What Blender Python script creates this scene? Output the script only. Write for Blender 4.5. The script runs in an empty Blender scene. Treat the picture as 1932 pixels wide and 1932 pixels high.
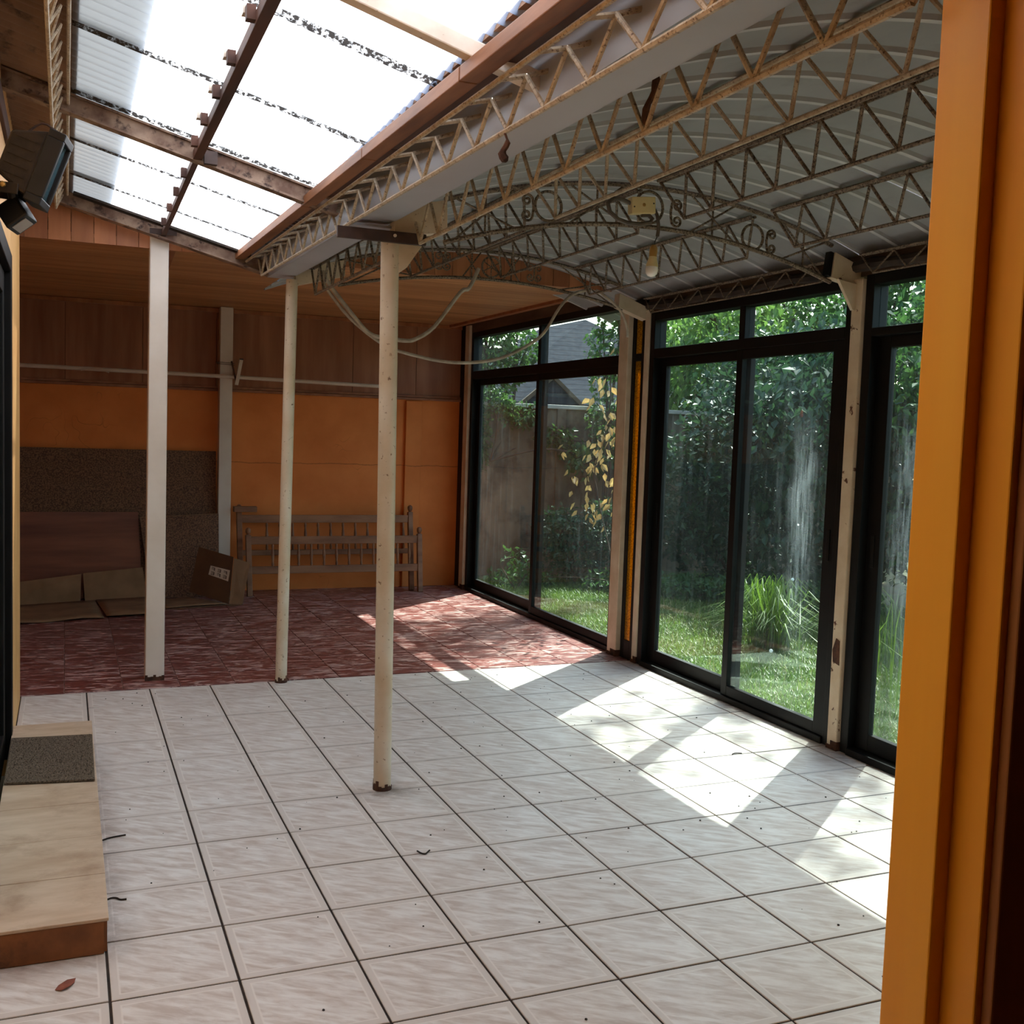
import bpy, math, random
import numpy as np
from mathutils import Vector, Matrix

random.seed(7)
rng = np.random.default_rng(11)
scn = bpy.context.scene
COL = scn.collection

# ------------------------------------------------------------------ camera
cam_d = bpy.data.cameras.new('camera')
cam = bpy.data.objects.new('camera', cam_d)
COL.objects.link(cam)
cam_d.sensor_width = 36.0
cam_d.lens = 36.0 * 2001.49 / 1932.0
cam_d.clip_start = 0.02
YAW, PITCH, ROLL = 0.399834, -0.0752834, 0.0338078
fw = Vector((math.sin(YAW) * math.cos(PITCH), math.cos(YAW) * math.cos(PITCH), math.sin(PITCH)))
rt = Vector((math.cos(YAW), -math.sin(YAW), 0))
up = rt.cross(fw)
r2 = rt * math.cos(ROLL) + up * math.sin(ROLL)
u2 = -rt * math.sin(ROLL) + up * math.cos(ROLL)
cm = Matrix((r2, u2, -fw)).transposed().to_4x4()
cm.translation = Vector((-0.7772, -2.5204, 1.5267))
cam.matrix_world = cm
scn.camera = cam

# ------------------------------------------------------------------ light
SUN_EL = math.radians(52.3)
SUN_H = Vector((0.783, 0.622, 0)).normalized()
sun_dir = Vector((SUN_H.x * math.cos(SUN_EL), SUN_H.y * math.cos(SUN_EL), math.sin(SUN_EL)))
sl = bpy.data.lights.new('sun', 'SUN')
sl.energy = 5.0
sl.angle = math.radians(0.53)
sl.color = (1.0, 0.965, 0.92)
sun = bpy.data.objects.new('sun', sl)
COL.objects.link(sun)
sun.rotation_euler = sun_dir.to_track_quat('Z', 'Y').to_euler()
sun.location = (12, 10, 16)

world = bpy.data.worlds.new('world')
scn.world = world
world.use_nodes = True
wn = world.node_tree
wn.nodes.clear()
wo = wn.nodes.new('ShaderNodeOutputWorld')
wb = wn.nodes.new('ShaderNodeBackground')
sky = wn.nodes.new('ShaderNodeTexSky')
sky.sky_type = 'NISHITA'
sky.sun_disc = False
sky.sun_elevation = SUN_EL
sky.sun_rotation = math.atan2(SUN_H.x, SUN_H.y)
sky.air_density = 1.2
sky.dust_density = 2.5
sky.ozone_density = 1.0
wb.inputs[1].default_value = 0.17
wn.links.new(sky.outputs[0], wb.inputs[0])
wn.links.new(wb.outputs[0], wo.inputs[0])

scn.view_settings.view_transform = 'Standard'
scn.view_settings.look = 'None'
scn.view_settings.gamma = 1.0
scn.view_settings.use_curve_mapping = False
scn.view_settings.exposure = 1.95

# ------------------------------------------------------------------ helpers
def S(r, g, b):
    def f(c):
        c /= 255.0
        return c / 12.92 if c <= 0.04045 else ((c + 0.055) / 1.055) ** 2.4
    return (f(r), f(g), f(b), 1.0)


class MB:
    def __init__(s):
        s.v = []
        s.f = []

    def add(s, vs, fs):
        n = len(s.v)
        s.v.extend([tuple(p) for p in vs])
        s.f.extend([tuple(i + n for i in f) for f in fs])
        return s

    def box(s, x0, x1, y0, y1, z0, z1):
        vs = [(x, y, z) for z in (z0, z1) for y in (y0, y1) for x in (x0, x1)]
        return s.add(vs, [(0, 2, 3, 1), (4, 5, 7, 6), (0, 1, 5, 4), (2, 6, 7, 3), (0, 4, 6, 2), (1, 3, 7, 5)])

    def bar(s, p, q, w, h, upv=(0, 0, 1)):
        p, q = Vector(p), Vector(q)
        d = (q - p).normalized()
        u = Vector(upv)
        a = d.cross(u)
        if a.length < 1e-4:
            a = d.cross(Vector((1, 0, 0)))
        a.normalize()
        b = a.cross(d).normalized()
        vs = []
        for c in (p, q):
            for i, j in ((-1, -1), (1, -1), (1, 1), (-1, 1)):
                vs.append(c + a * (w / 2 * i) + b * (h / 2 * j))
        return s.add(vs, [(0, 3, 2, 1), (4, 5, 6, 7), (0, 1, 5, 4), (1, 2, 6, 5), (2, 3, 7, 6), (3, 0, 4, 7)])

    def tube(s, pts, r, n=6, closed=False):
        pts = [Vector(p) for p in pts]
        m = len(pts)
        rr = r if isinstance(r, (list, tuple)) else [r] * m
        vs = []
        prev = None
        for i in range(m):
            if closed:
                d = pts[(i + 1) % m] - pts[i - 1]
            else:
                d = pts[min(i + 1, m - 1)] - pts[max(i - 1, 0)]
            d.normalize()
            if prev is None:
                t = Vector((0, 0, 1)) if abs(d.z) < 0.9 else Vector((1, 0, 0))
                a = d.cross(t).normalized()
            else:
                a = prev - d * prev.dot(d)
                if a.length < 1e-5:
                    a = d.orthogonal()
                a.normalize()
            prev = a
            b = d.cross(a)
            for k in range(n):
                an = 2 * math.pi * k / n
                vs.append(pts[i] + (a * math.cos(an) + b * math.sin(an)) * rr[i])
        fs = []
        for i in range(m if closed else m - 1):
            j = (i + 1) % m
            for k in range(n):
                k2 = (k + 1) % n
                fs.append((i * n + k, i * n + k2, j * n + k2, j * n + k))
        if not closed:
            fs.append(tuple(range(n - 1, -1, -1)))
            fs.append(tuple((m - 1) * n + k for k in range(n)))
        return s.add(vs, fs)

    def rod(s, p, q, r, n=6):
        return s.tube([p, q], r, n)

    def prism(s, poly, axis, a, b):
        # poly in the two remaining axes (in x,y,z order), extruded along axis from a to b
        def mk(u, v, w):
            if axis == 0:
                return (w, u, v)
            if axis == 1:
                return (u, w, v)
            return (u, v, w)
        n = len(poly)
        vs = [mk(u, v, a) for u, v in poly] + [mk(u, v, b) for u, v in poly]
        fs = [tuple(range(n)), tuple(range(2 * n - 1, n - 1, -1))]
        fs += [(i, i + n, (i + 1) % n + n, (i + 1) % n) for i in range(n)]
        return s.add(vs, fs)

    def slab(s, quad, t):
        # a thick panel from four (or more) corner points
        q = [Vector(p) for p in quad]
        nrm = (q[1] - q[0]).cross(q[-1] - q[0]).normalized() * t
        n = len(q)
        vs = q + [p + nrm for p in q]
        fs = [tuple(range(n - 1, -1, -1)), tuple(range(n, 2 * n))]
        fs += [(i, (i + 1) % n, (i + 1) % n + n, i + n) for i in range(n)]
        return s.add(vs, fs)

    def lathe(s, prof, org, axis=(0, 0, 1), n=10):
        org, ax = Vector(org), Vector(axis).normalized()
        a = ax.orthogonal().normalized()
        b = ax.cross(a)
        vs = []
        for r, h in prof:
            for k in range(n):
                an = 2 * math.pi * k / n
                vs.append(org + ax * h + (a * math.cos(an) + b * math.sin(an)) * r)
        fs = []
        for i in range(len(prof) - 1):
            for k in range(n):
                k2 = (k + 1) % n
                fs.append((i * n + k, i * n + k2, (i + 1) * n + k2, (i + 1) * n + k))
        fs.append(tuple(range(n - 1, -1, -1)))
        fs.append(tuple((len(prof) - 1) * n + k for k in range(n)))
        return s.add(vs, fs)

    def mesh(s, name, m, smooth=False):
        me = bpy.data.meshes.new(name)
        me.from_pydata(s.v, [], s.f)
        if m is not None:
            me.materials.append(m)
        if smooth:
            me.polygons.foreach_set('use_smooth', [True] * len(me.polygons))
            try:
                me.set_sharp_from_angle(angle=math.radians(40))
            except Exception:
                pass
        me.update()
        return me

    def build(s, name, m, parent=None, smooth=False, bevel=0, **tags):
        o = bpy.data.objects.new(name, s.mesh(name, m, smooth))
        COL.objects.link(o)
        if parent is not None:
            attach(o, parent)
        if bevel:
            md = o.modifiers.new('bevel', 'BEVEL')
            md.width = bevel
            md.segments = 2
            md.limit_method = 'ANGLE'
        for k, v in tags.items():
            o[k] = v
        return o


def wloc(o):
    v = o.location.copy()
    while o.parent:
        o = o.parent
        v = v + o.matrix_parent_inverse.translation + o.location if False else v
        break
    return v


ORG = {}


def attach(o, p):
    o.parent = p
    t = ORG.get(p.name, Vector((0, 0, 0)))
    o.matrix_parent_inverse = Matrix.Translation(-t)


def thing(name, label, cat, loc=(0, 0, 0), group=None, kind=None):
    o = bpy.data.objects.new(name, None)
    COL.objects.link(o)
    o.empty_display_size = 0.05
    o.location = loc
    ORG[o.name] = Vector(loc)
    o['label'] = label
    o['category'] = cat
    if group:
        o['group'] = group
    if kind:
        o['kind'] = kind
    return o


def inst(name, me, parent, loc, rot=None, scale=None):
    o = bpy.data.objects.new(name, me)
    COL.objects.link(o)
    o.location = loc
    if rot is not None:
        o.rotation_euler = rot
    if scale is not None:
        o.scale = scale
    if parent is not None:
        attach(o, parent)
    return o


# ------------------------------------------------------------------ materials
def newmat(name):
    m = bpy.data.materials.new(name)
    m.use_nodes = True
    nt = m.node_tree
    nt.nodes.clear()
    out = nt.nodes.new('ShaderNodeOutputMaterial')
    return m, nt, out


def nd(nt, t, ins=None, **props):
    n = nt.nodes.new(t)
    for k, v in props.items():
        setattr(n, k, v)
    if ins:
        for k, v in ins.items():
            if isinstance(v, bpy.types.NodeSocket):
                nt.links.new(v, n.inputs[k])
            else:
                n.inputs[k].default_value = v
    return n


def math_(nt, op, a, b=0.0, c=None, clamp=False):
    ins = {0: a, 1: b}
    if c is not None:
        ins[2] = c
    n = nd(nt, 'ShaderNodeMath', ins, operation=op)
    n.use_clamp = clamp
    return n.outputs[0]


def mixc(nt, f, a, b):
    n = nd(nt, 'ShaderNodeMix', None, data_type='RGBA')
    for k, v in ((0, f), (6, a), (7, b)):
        if isinstance(v, bpy.types.NodeSocket):
            nt.links.new(v, n.inputs[k])
        else:
            n.inputs[k].default_value = v
    return n.outputs[2]


def ramp(nt, f, p0, p1):
    return nd(nt, 'ShaderNodeMapRange', {0: f, 1: p0, 2: p1, 3: 0.0, 4: 1.0}).outputs[0]


def coords(nt, kind='world', scale=(1, 1, 1), rot=(0, 0, 0), rand=0.0):
    if kind == 'world':
        c = nd(nt, 'ShaderNodeNewGeometry').outputs['Position']
    else:
        c = nd(nt, 'ShaderNodeTexCoord').outputs['Object']
    if rand:
        r = nd(nt, 'ShaderNodeObjectInfo').outputs['Random']
        r = math_(nt, 'MULTIPLY', r, rand)
        v = nd(nt, 'ShaderNodeCombineXYZ', {0: r, 1: r, 2: r}).outputs[0]
        c = nd(nt, 'ShaderNodeVectorMath', {0: c, 1: v}, operation='ADD').outputs[0]
    if any(rot):
        c = nd(nt, 'ShaderNodeMapping', {'Vector': c, 'Rotation': rot}).outputs[0]
    return nd(nt, 'ShaderNodeMapping', {'Vector': c, 'Scale': scale}).outputs[0]


def noise(nt, vec, scale=5.0, detail=4.0, rough=0.55, dist=0.0):
    return nd(nt, 'ShaderNodeTexNoise', {'Vector': vec, 'Scale': scale, 'Detail': detail, 'Roughness': rough, 'Distortion': dist}).outputs[0]


def principled(nt, out, col, rough=0.5, metallic=0.0, spec=0.5, bump=None, bstr=0.2, bdist=0.01):
    ins = {'Base Color': col, 'Roughness': rough, 'Metallic': metallic, 'Specular IOR Level': spec}
    p = nd(nt, 'ShaderNodeBsdfPrincipled', ins)
    if bump is not None:
        b = nd(nt, 'ShaderNodeBump', {'Height': bump, 'Strength': bstr, 'Distance': bdist})
        nt.links.new(b.outputs[0], p.inputs['Normal'])
    nt.links.new(p.outputs[0], out.inputs[0])
    return p


def mat(name, c1, c2=None, scale=6, stretch=(1, 1, 1), rough=0.5, bump=0.0, metallic=0.0, spec=0.4,
        lo=0.35, hi=0.65, c3=None, c3scale=20, c3lo=0.6, c3hi=0.66, rand=0.0, detail=5, kind='world', bdist=0.01):
    m, nt, out = newmat(name)
    v = coords(nt, kind, stretch, rand=7.0 if rand else 0.0)
    n1 = noise(nt, v, scale, detail)
    f = ramp(nt, n1, lo, hi)
    col = mixc(nt, f, c1, c2 if c2 else c1)
    if c3:
        v3 = coords(nt, kind)
        f3 = ramp(nt, noise(nt, v3, c3scale, 6, 0.65), c3lo, c3hi)
        col = mixc(nt, f3, col, c3)
    if rand:
        r = nd(nt, 'ShaderNodeObjectInfo').outputs['Random']
        val = math_(nt, 'MULTIPLY_ADD', r, rand, 1.0 - rand / 2)
        col = nd(nt, 'ShaderNodeHueSaturation', {'Hue': 0.5, 'Saturation': 1.0, 'Value': val, 'Fac': 1.0, 'Color': col}).outputs[0]
    principled(nt, out, col, rough, metallic, spec, n1 if bump else None, bump, bdist)
    return m


MT = {}
MT['grout'] = mat('grout', S(58, 44, 36), S(34, 26, 22), 18, rough=0.9)
MT['grout_red'] = mat('grout_red', S(150, 120, 112), S(96, 70, 64), 18, rough=0.9)
MT['cream'] = mat('cream_paint', S(214, 200, 178), S(196, 178, 152), 8, rough=0.45, bump=0.08,
                  c3=S(92, 58, 36), c3scale=34, c3lo=0.68, c3hi=0.72)
MT['cream_post'] = mat('cream_post_paint', S(212, 196, 174), S(196, 174, 146), 5, rough=0.4, bump=0.15,
                       c3=S(112, 78, 54), c3scale=46, c3lo=0.62, c3hi=0.70)
MT['white_pillar'] = mat('white_pillar_paint', S(214, 204, 194), S(204, 192, 180), 4, rough=0.4, bump=0.04,
                         c3=S(90, 60, 45), c3scale=30, c3lo=0.74, c3hi=0.77)
MT['chipped'] = mat('chipped_cream_paint', S(214, 198, 172), S(196, 174, 146), 6, rough=0.5, bump=0.2,
                    c3=S(88, 48, 30), c3scale=14, c3lo=0.635, c3hi=0.66)
MT['rust'] = mat('rust', S(52, 32, 26), S(92, 58, 40), 30, rough=0.9, bump=0.5)
MT['truss'] = mat('truss_paint', S(196, 180, 156), S(164, 142, 116), 24, rough=0.6, bump=0.3,
                  c3=S(98, 74, 58), c3scale=120, c3lo=0.54, c3hi=0.66)
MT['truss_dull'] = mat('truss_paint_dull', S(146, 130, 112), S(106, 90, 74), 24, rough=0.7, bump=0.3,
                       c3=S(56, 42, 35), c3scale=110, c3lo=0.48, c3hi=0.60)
MT['beam'] = mat('grimy_beam_paint', S(158, 132, 112), S(104, 74, 58), 12, rough=0.6, bump=0.2,
                 c3=S(62, 40, 30), c3scale=18, c3lo=0.54, c3hi=0.64)
MT['beam_white'] = mat('white_beam_paint', S(228, 214, 200), S(205, 188, 172), 8, rough=0.5, bump=0.1,
                       c3=S(110, 80, 60), c3scale=45, c3lo=0.68, c3hi=0.72)
MT['dark_wood'] = mat('dark_wood_batten', S(88, 54, 40), S(58, 34, 26), 10, (1, 0.15, 1), rough=0.7, bump=0.2)
MT['fascia'] = mat('fascia_wood', S(148, 96, 60), S(106, 64, 38), 14, (1, 0.12, 1), rough=0.6, bump=0.15)
MT['gutter'] = mat('gutter_paint', S(172, 172, 178), S(162, 162, 168), 2, rough=0.4)
MT['vault'] = mat('vault_sheet', S(150, 151, 153), S(138, 138, 139), 2.2, rough=0.45, c3=S(124, 122, 119), c3scale=6, c3lo=0.55, c3hi=0.8)
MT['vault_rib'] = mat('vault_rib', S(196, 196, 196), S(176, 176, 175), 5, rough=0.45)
MT['black'] = mat('black_aluminium', S(15, 14, 13), S(10, 10, 10), 10, rough=0.5, spec=0.22, c3=S(36, 32, 29), c3scale=60, c3lo=0.72, c3hi=0.78)
MT['black_panel'] = mat('black_panel', S(20, 17, 16), S(14, 13, 12), 10, rough=0.6)
MT['ceil_wood'] = mat('ceiling_board_wood', S(198, 146, 100), S(172, 120, 78), 9, (0.12, 1, 1), rough=0.5, bump=0.08, rand=0.22)
MT['panel_wood'] = mat('wall_panel_wood', S(164, 110, 80), S(138, 86, 60), 9, (1, 1, 0.10), rough=0.55, bump=0.05, rand=0.14)
MT['gable_wood'] = mat('gable_board_wood', S(178, 116, 76), S(148, 90, 58), 9, (1, 1, 0.12), rough=0.55, bump=0.08, rand=0.2)
MT['roof_brown'] = mat('brown_roof_sheet', S(150, 116, 92), S(112, 82, 62), 3, (1, 0.3, 1), rough=0.7, c3=S(70, 50, 40), c3scale=8, c3lo=0.55, c3hi=0.7)
MT['house_paint'] = mat('house_wall_paint', S(224, 176, 114), S(210, 156, 96), 3, rough=0.6, bump=0.1)
MT['room_paint'] = mat('room_wall_paint', S(150, 120, 92), S(140, 108, 80), 3, rough=0.7)
MT['orange_jamb'] = mat('orange_varnish', S(250, 178, 48), S(242, 160, 34), 7, (1, 1, 0.08), rough=0.38, bump=0.05,
                        c3=S(140, 72, 26), c3scale=7, c3lo=0.74, c3hi=0.80)
MT['brown_jamb'] = mat('brown_varnish', S(168, 112, 62), S(140, 88, 46), 7, (1, 1, 0.1), rough=0.5)
MT['cardboard'] = mat('cardboard', S(140, 104, 74), S(120, 88, 60), 5, rough=0.9, bump=0.05)
MT['cardboard_dark'] = mat('cardboard_dark', S(104, 74, 50), S(90, 62, 42), 5, rough=0.9)
MT['chip'] = mat('chipboard', S(126, 90, 64), S(74, 48, 34), 90, rough=0.7, lo=0.4, hi=0.6, bump=0.1)
MT['red_panel'] = mat('reddish_panel', S(132, 78, 56), S(96, 50, 38), 8, (0.12, 1, 1), rough=0.35, bump=0.04)
MT['bed'] = mat('bed_wood', S(152, 108, 78), S(120, 80, 56), 12, (0.25, 1, 1), rough=0.5, bump=0.06)
MT['pvc'] = mat('pvc_pipe', S(212, 198, 184), S(196, 180, 166), 6, rough=0.4)
MT['conduit'] = mat('grey_conduit', S(186, 172, 156), S(150, 134, 118), 14, rough=0.5)
MT['conduit_dark'] = mat('dark_conduit', S(104, 92, 82), S(70, 60, 54), 14, rough=0.5)
MT['ivory'] = mat('ivory_plastic', S(232, 212, 160), S(220, 198, 140), 8, rough=0.35)
MT['brass'] = mat('socket_brass', S(206, 164, 96), S(176, 132, 70), 10, rough=0.35, metallic=0.4)
MT['bulb'] = mat('bulb_white', S(246, 244, 240), S(236, 232, 226), 4, rough=0.2)
MT['flood_black'] = mat('floodlight_black', S(52, 42, 34), S(34, 28, 24), 40, rough=0.7, bump=0.1)
MT['flood_trim'] = mat('floodlight_trim', S(26, 26, 28), S(18, 18, 20), 20, rough=0.45)
MT['flood_glass'] = mat('floodlight_glass', S(70, 98, 108), S(50, 76, 86), 4, rough=0.08, spec=0.8)
MT['screw'] = mat('brass_screw', S(206, 176, 112), S(150, 120, 70), 30, rough=0.3, metallic=0.7)
MT['sensor_lens'] = mat('sensor_lens', S(168, 164, 160), S(150, 146, 142), 8, rough=0.3)
MT['step'] = mat('step_tile', S(204, 180, 156), S(180, 152, 126), 4, (1, 3, 1), rough=0.45, bump=0.03, c3=S(140, 108, 80), c3scale=4, c3lo=0.52, c3hi=0.8)
MT['step_side'] = mat('step_riser', S(150, 96, 56), S(112, 68, 40), 7, rough=0.7, bump=0.1, c3=S(58, 36, 24), c3scale=9, c3lo=0.55, c3hi=0.75)
MT['mat'] = mat('door_mat', S(116, 98, 80), S(62, 50, 40), 160, rough=1.0, bump=0.6, lo=0.4, hi=0.6)
MT['debris'] = mat('debris', S(50, 38, 30), S(30, 24, 20), 40, rough=0.9)
MT['dead_leaf'] = mat('dead_leaf', S(140, 74, 52), S(110, 54, 38), 40, rough=0.7)
MT['garden_wall'] = mat('garden_wall', S(122, 106, 88), S(84, 70, 56), 2.2, (1, 1, 0.6), rough=0.9, bump=0.3, c3=S(48, 42, 34), c3scale=4, c3lo=0.48, c3hi=0.68)
MT['coping'] = mat('wall_coping', S(200, 190, 178), S(170, 158, 146), 5, rough=0.8)
MT['house_red'] = mat('neighbour_wall', S(132, 78, 70), S(116, 66, 60), 4, rough=0.8)
MT['soil'] = mat('soil', S(66, 76, 36), S(52, 46, 30), 3, rough=1.0, bump=0.3, c3=S(84, 74, 50), c3scale=2.2, c3lo=0.55, c3hi=0.7)
MT['bark'] = mat('bark', S(84, 66, 52), S(54, 42, 34), 16, (1, 1, 0.2), rough=0.9, bump=0.4)
MT['tarp'] = mat('dark_tarp', S(70, 56, 46), S(40, 32, 28), 10, rough=0.8, bump=0.2)
MT['header'] = mat('header_board', S(104, 84, 66), S(74, 58, 46), 8, (1, 0.2, 1), rough=0.8)
MT['fruit'] = mat('fruit_skin', S(196, 92, 70), S(206, 140, 80), 12, rough=0.4)
MT['petal'] = mat('petal', S(236, 236, 226), None, rough=0.6)
MT['label_paper'] = mat('label_paper', S(226, 214, 196), S(206, 192, 172), 10, rough=0.7)
MT['label_ink'] = mat('label_ink', S(60, 44, 34), None, rough=0.8)
MT['bracket'] = mat('dark_bracket', S(72, 52, 46), S(52, 38, 34), 20, rough=0.6, bump=0.1)
MT['eave'] = mat('eave_soffit', S(120, 126, 132), S(104, 108, 114), 3, rough=0.8)
MT['copper'] = mat('wire', S(60, 52, 48), None, rough=0.5)


def tile_white():
    m, nt, out = newmat('white_marbled_tile')
    oc = nd(nt, 'ShaderNodeTexCoord').outputs['Object']
    sx = nd(nt, 'ShaderNodeSeparateXYZ', {0: oc})
    ax = math_(nt, 'ABSOLUTE', sx.outputs[0])
    ay = math_(nt, 'ABSOLUTE', sx.outputs[1])
    d = math_(nt, 'MAXIMUM', ax, ay)
    v = coords(nt, 'object', (9.0, 36.0, 10.0), (0, 0, 0.62), rand=9.0)
    n1 = noise(nt, v, 1.0, 5, 0.6, 0.35)
    v2 = coords(nt, 'world', (1, 1, 1))
    n2 = noise(nt, v2, 1.3, 3)
    f = ramp(nt, n1, 0.36, 0.64)
    inner = ramp(nt, d, 0.142, 0.138)
    f = math_(nt, 'MULTIPLY_ADD', math_(nt, 'SUBTRACT', f, 0.45), inner, 0.45)
    col = mixc(nt, f, S(192, 176, 167), S(226, 220, 216))
    line = math_(nt, 'MULTIPLY', ramp(nt, d, 0.137, 0.139), ramp(nt, d, 0.144, 0.142))
    col = mixc(nt, math_(nt, 'MULTIPLY', line, 0.6), col, S(230, 222, 216))
    col = mixc(nt, math_(nt, 'MULTIPLY', ramp(nt, n2, 0.5, 0.8), 0.25), col, S(190, 172, 156))
    # worn grime along the tile edge
    n3 = noise(nt, v2, 7.0, 5, 0.7)
    ed = math_(nt, 'MULTIPLY', ramp(nt, d, 0.152, 0.168), ramp(nt, n3, 0.5, 0.72))
    col = mixc(nt, math_(nt, 'MULTIPLY', ed, 0.45), col, S(120, 98, 82))
    pz = nd(nt, 'ShaderNodeSeparateXYZ', {0: v2})
    n4 = noise(nt, v2, 11.0, 6, 0.7)
    # dirt gathered along the window sill, the step and the foot of the near pole
    st = math_(nt, 'MULTIPLY', ramp(nt, pz.outputs[0], 2.50, 2.78), ramp(nt, n4, 0.36, 0.62))
    sp = math_(nt, 'MULTIPLY', math_(nt, 'MULTIPLY', ramp(nt, pz.outputs[0], -0.56, -0.66), math_(nt, 'MULTIPLY', ramp(nt, pz.outputs[1], 2.9, 2.3), ramp(nt, pz.outputs[1], 0.50, 0.66))), ramp(nt, n4, 0.34, 0.60))
    pd = nd(nt, 'ShaderNodeVectorMath', {0: v2, 1: (0.464, 1.70, 0.0)}, operation='DISTANCE').outputs['Value']
    pp_ = math_(nt, 'MULTIPLY', ramp(nt, pd, 0.17, 0.04), ramp(nt, n4, 0.38, 0.60))
    dirt = math_(nt, 'MAXIMUM', math_(nt, 'MAXIMUM', st, sp), pp_)
    col = mixc(nt, math_(nt, 'MULTIPLY', dirt, 0.6), col, S(96, 76, 58))
    rg = nd(nt, 'ShaderNodeMapRange', {0: noise(nt, v2, 3.0, 2, 0.5), 1: 0.35, 2: 0.7, 3: 0.36, 4: 0.46}).outputs[0]
    principled(nt, out, col, rg, 0.0, 0.45, noise(nt, v2, 26, 4), 0.02, 0.002)
    return m


def tile_red():
    m, nt, out = newmat('red_rippled_tile')
    v = coords(nt, 'world', (8.0, 32.0, 1.0), (0, 0, 0.10), rand=5.0)
    n1 = noise(nt, v, 0.8, 5, 0.62, 1.3)
    f = ramp(nt, n1, 0.52, 0.58)
    n2 = noise(nt, v, 2.3, 4, 0.6, 0.6)
    base = mixc(nt, ramp(nt, n2, 0.40, 0.60), S(94, 44, 39), S(128, 68, 61))
    col = mixc(nt, math_(nt, 'MULTIPLY', f, 0.9), base, S(200, 166, 160))
    principled(nt, out, col, 0.34, 0.0, 0.4, n1, 0.05, 0.004)
    return m


def glass_mat(name, tint, streak_y=None):
    m, nt, out = newmat(name)
    tr = nd(nt, 'ShaderNodeBsdfTransparent', {0: tint})
    gl = nd(nt, 'ShaderNodeBsdfGlossy', {'Color': (0.85, 1, 0.95, 1), 'Roughness': 0.03})
    fc = nd(nt, 'ShaderNodeLayerWeight', {0: 0.5}).outputs['Facing']
    sch = math_(nt, 'MULTIPLY_ADD', math_(nt, 'POWER', fc, 5.0), 0.80, 0.05)
    mx = nd(nt, 'ShaderNodeMixShader', {0: sch, 1: tr.outputs[0], 2: gl.outputs[0]})
    # hard-water streaks, splashes and dust on the pane
    v = coords(nt, 'world', (1, 16.0, 0.9))
    s1 = ramp(nt, noise(nt, v, 1.6, 6, 0.7), 0.52, 0.80)
    v2 = coords(nt, 'world')
    s2 = ramp(nt, noise(nt, v2, 55, 4, 0.7), 0.62, 0.74)
    s3 = ramp(nt, noise(nt, v2, 2.6, 4, 0.6), 0.45, 0.75)
    f = math_(nt, 'MULTIPLY', s1, 0.030)
    f = math_(nt, 'MULTIPLY_ADD', s2, math_(nt, 'MULTIPLY_ADD', s3, 0.08, 0.012), f)
    if streak_y is not None:
        pz = nd(nt, 'ShaderNodeSeparateXYZ', {0: nd(nt, 'ShaderNodeNewGeometry').outputs['Position']})
        wob = noise(nt, coords(nt, 'world', (1, 1, 3.0)), 2.0, 3)
        yy = math_(nt, 'ADD', pz.outputs[1], math_(nt, 'MULTIPLY', wob, 0.12))
        dd = math_(nt, 'ABSOLUTE', math_(nt, 'SUBTRACT', yy, streak_y + 0.06))
        a = ramp(nt, dd, 0.13, 0.03)
        b = math_(nt, 'MULTIPLY', ramp(nt, pz.outputs[2], 1.72, 1.45), ramp(nt, pz.outputs[2], 0.25, 0.8))
        fine = ramp(nt, noise(nt, coords(nt, 'world', (1, 60.0, 3.0)), 1.5, 4, 0.7), 0.40, 0.68)
        st = math_(nt, 'MULTIPLY', math_(nt, 'MULTIPLY', a, b), fine)
        f = math_(nt, 'MULTIPLY_ADD', st, 0.16, f)
    f = math_(nt, 'ADD', f, 0.006, clamp=True)
    df = nd(nt, 'ShaderNodeBsdfDiffuse', {0: (0.62, 0.72, 0.74, 1)})
    tl = nd(nt, 'ShaderNodeBsdfTranslucent', {0: (0.62, 0.72, 0.74, 1)})
    dm = nd(nt, 'ShaderNodeMixShader', {0: 0.5, 1: df.outputs[0], 2: tl.outputs[0]})
    fin = nd(nt, 'ShaderNodeMixShader', {0: f, 1: mx.outputs[0], 2: dm.outputs[0]})
    nt.links.new(fin.outputs[0], out.inputs[0])
    return m


def amber_mat():
    m, nt, out = newmat('amber_glass')
    v = coords(nt, 'world')
    n = noise(nt, v, 90, 4)
    col = mixc(nt, ramp(nt, n, 0.35, 0.65), S(200, 150, 20), S(120, 80, 6))
    tl = nd(nt, 'ShaderNodeBsdfTranslucent', {0: col})
    df = nd(nt, 'ShaderNodeBsdfDiffuse', {0: col})
    gl = nd(nt, 'ShaderNodeBsdfGlossy', {'Color': (1, 1, 1, 1), 'Roughness': 0.2})
    a = nd(nt, 'ShaderNodeMixShader', {0: 0.4, 1: tl.outputs[0], 2: df.outputs[0]})
    b = nd(nt, 'ShaderNodeMixShader', {0: 0.05, 1: a.outputs[0], 2: gl.outputs[0]})
    nt.links.new(b.outputs[0], out.inputs[0])
    return m


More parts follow.
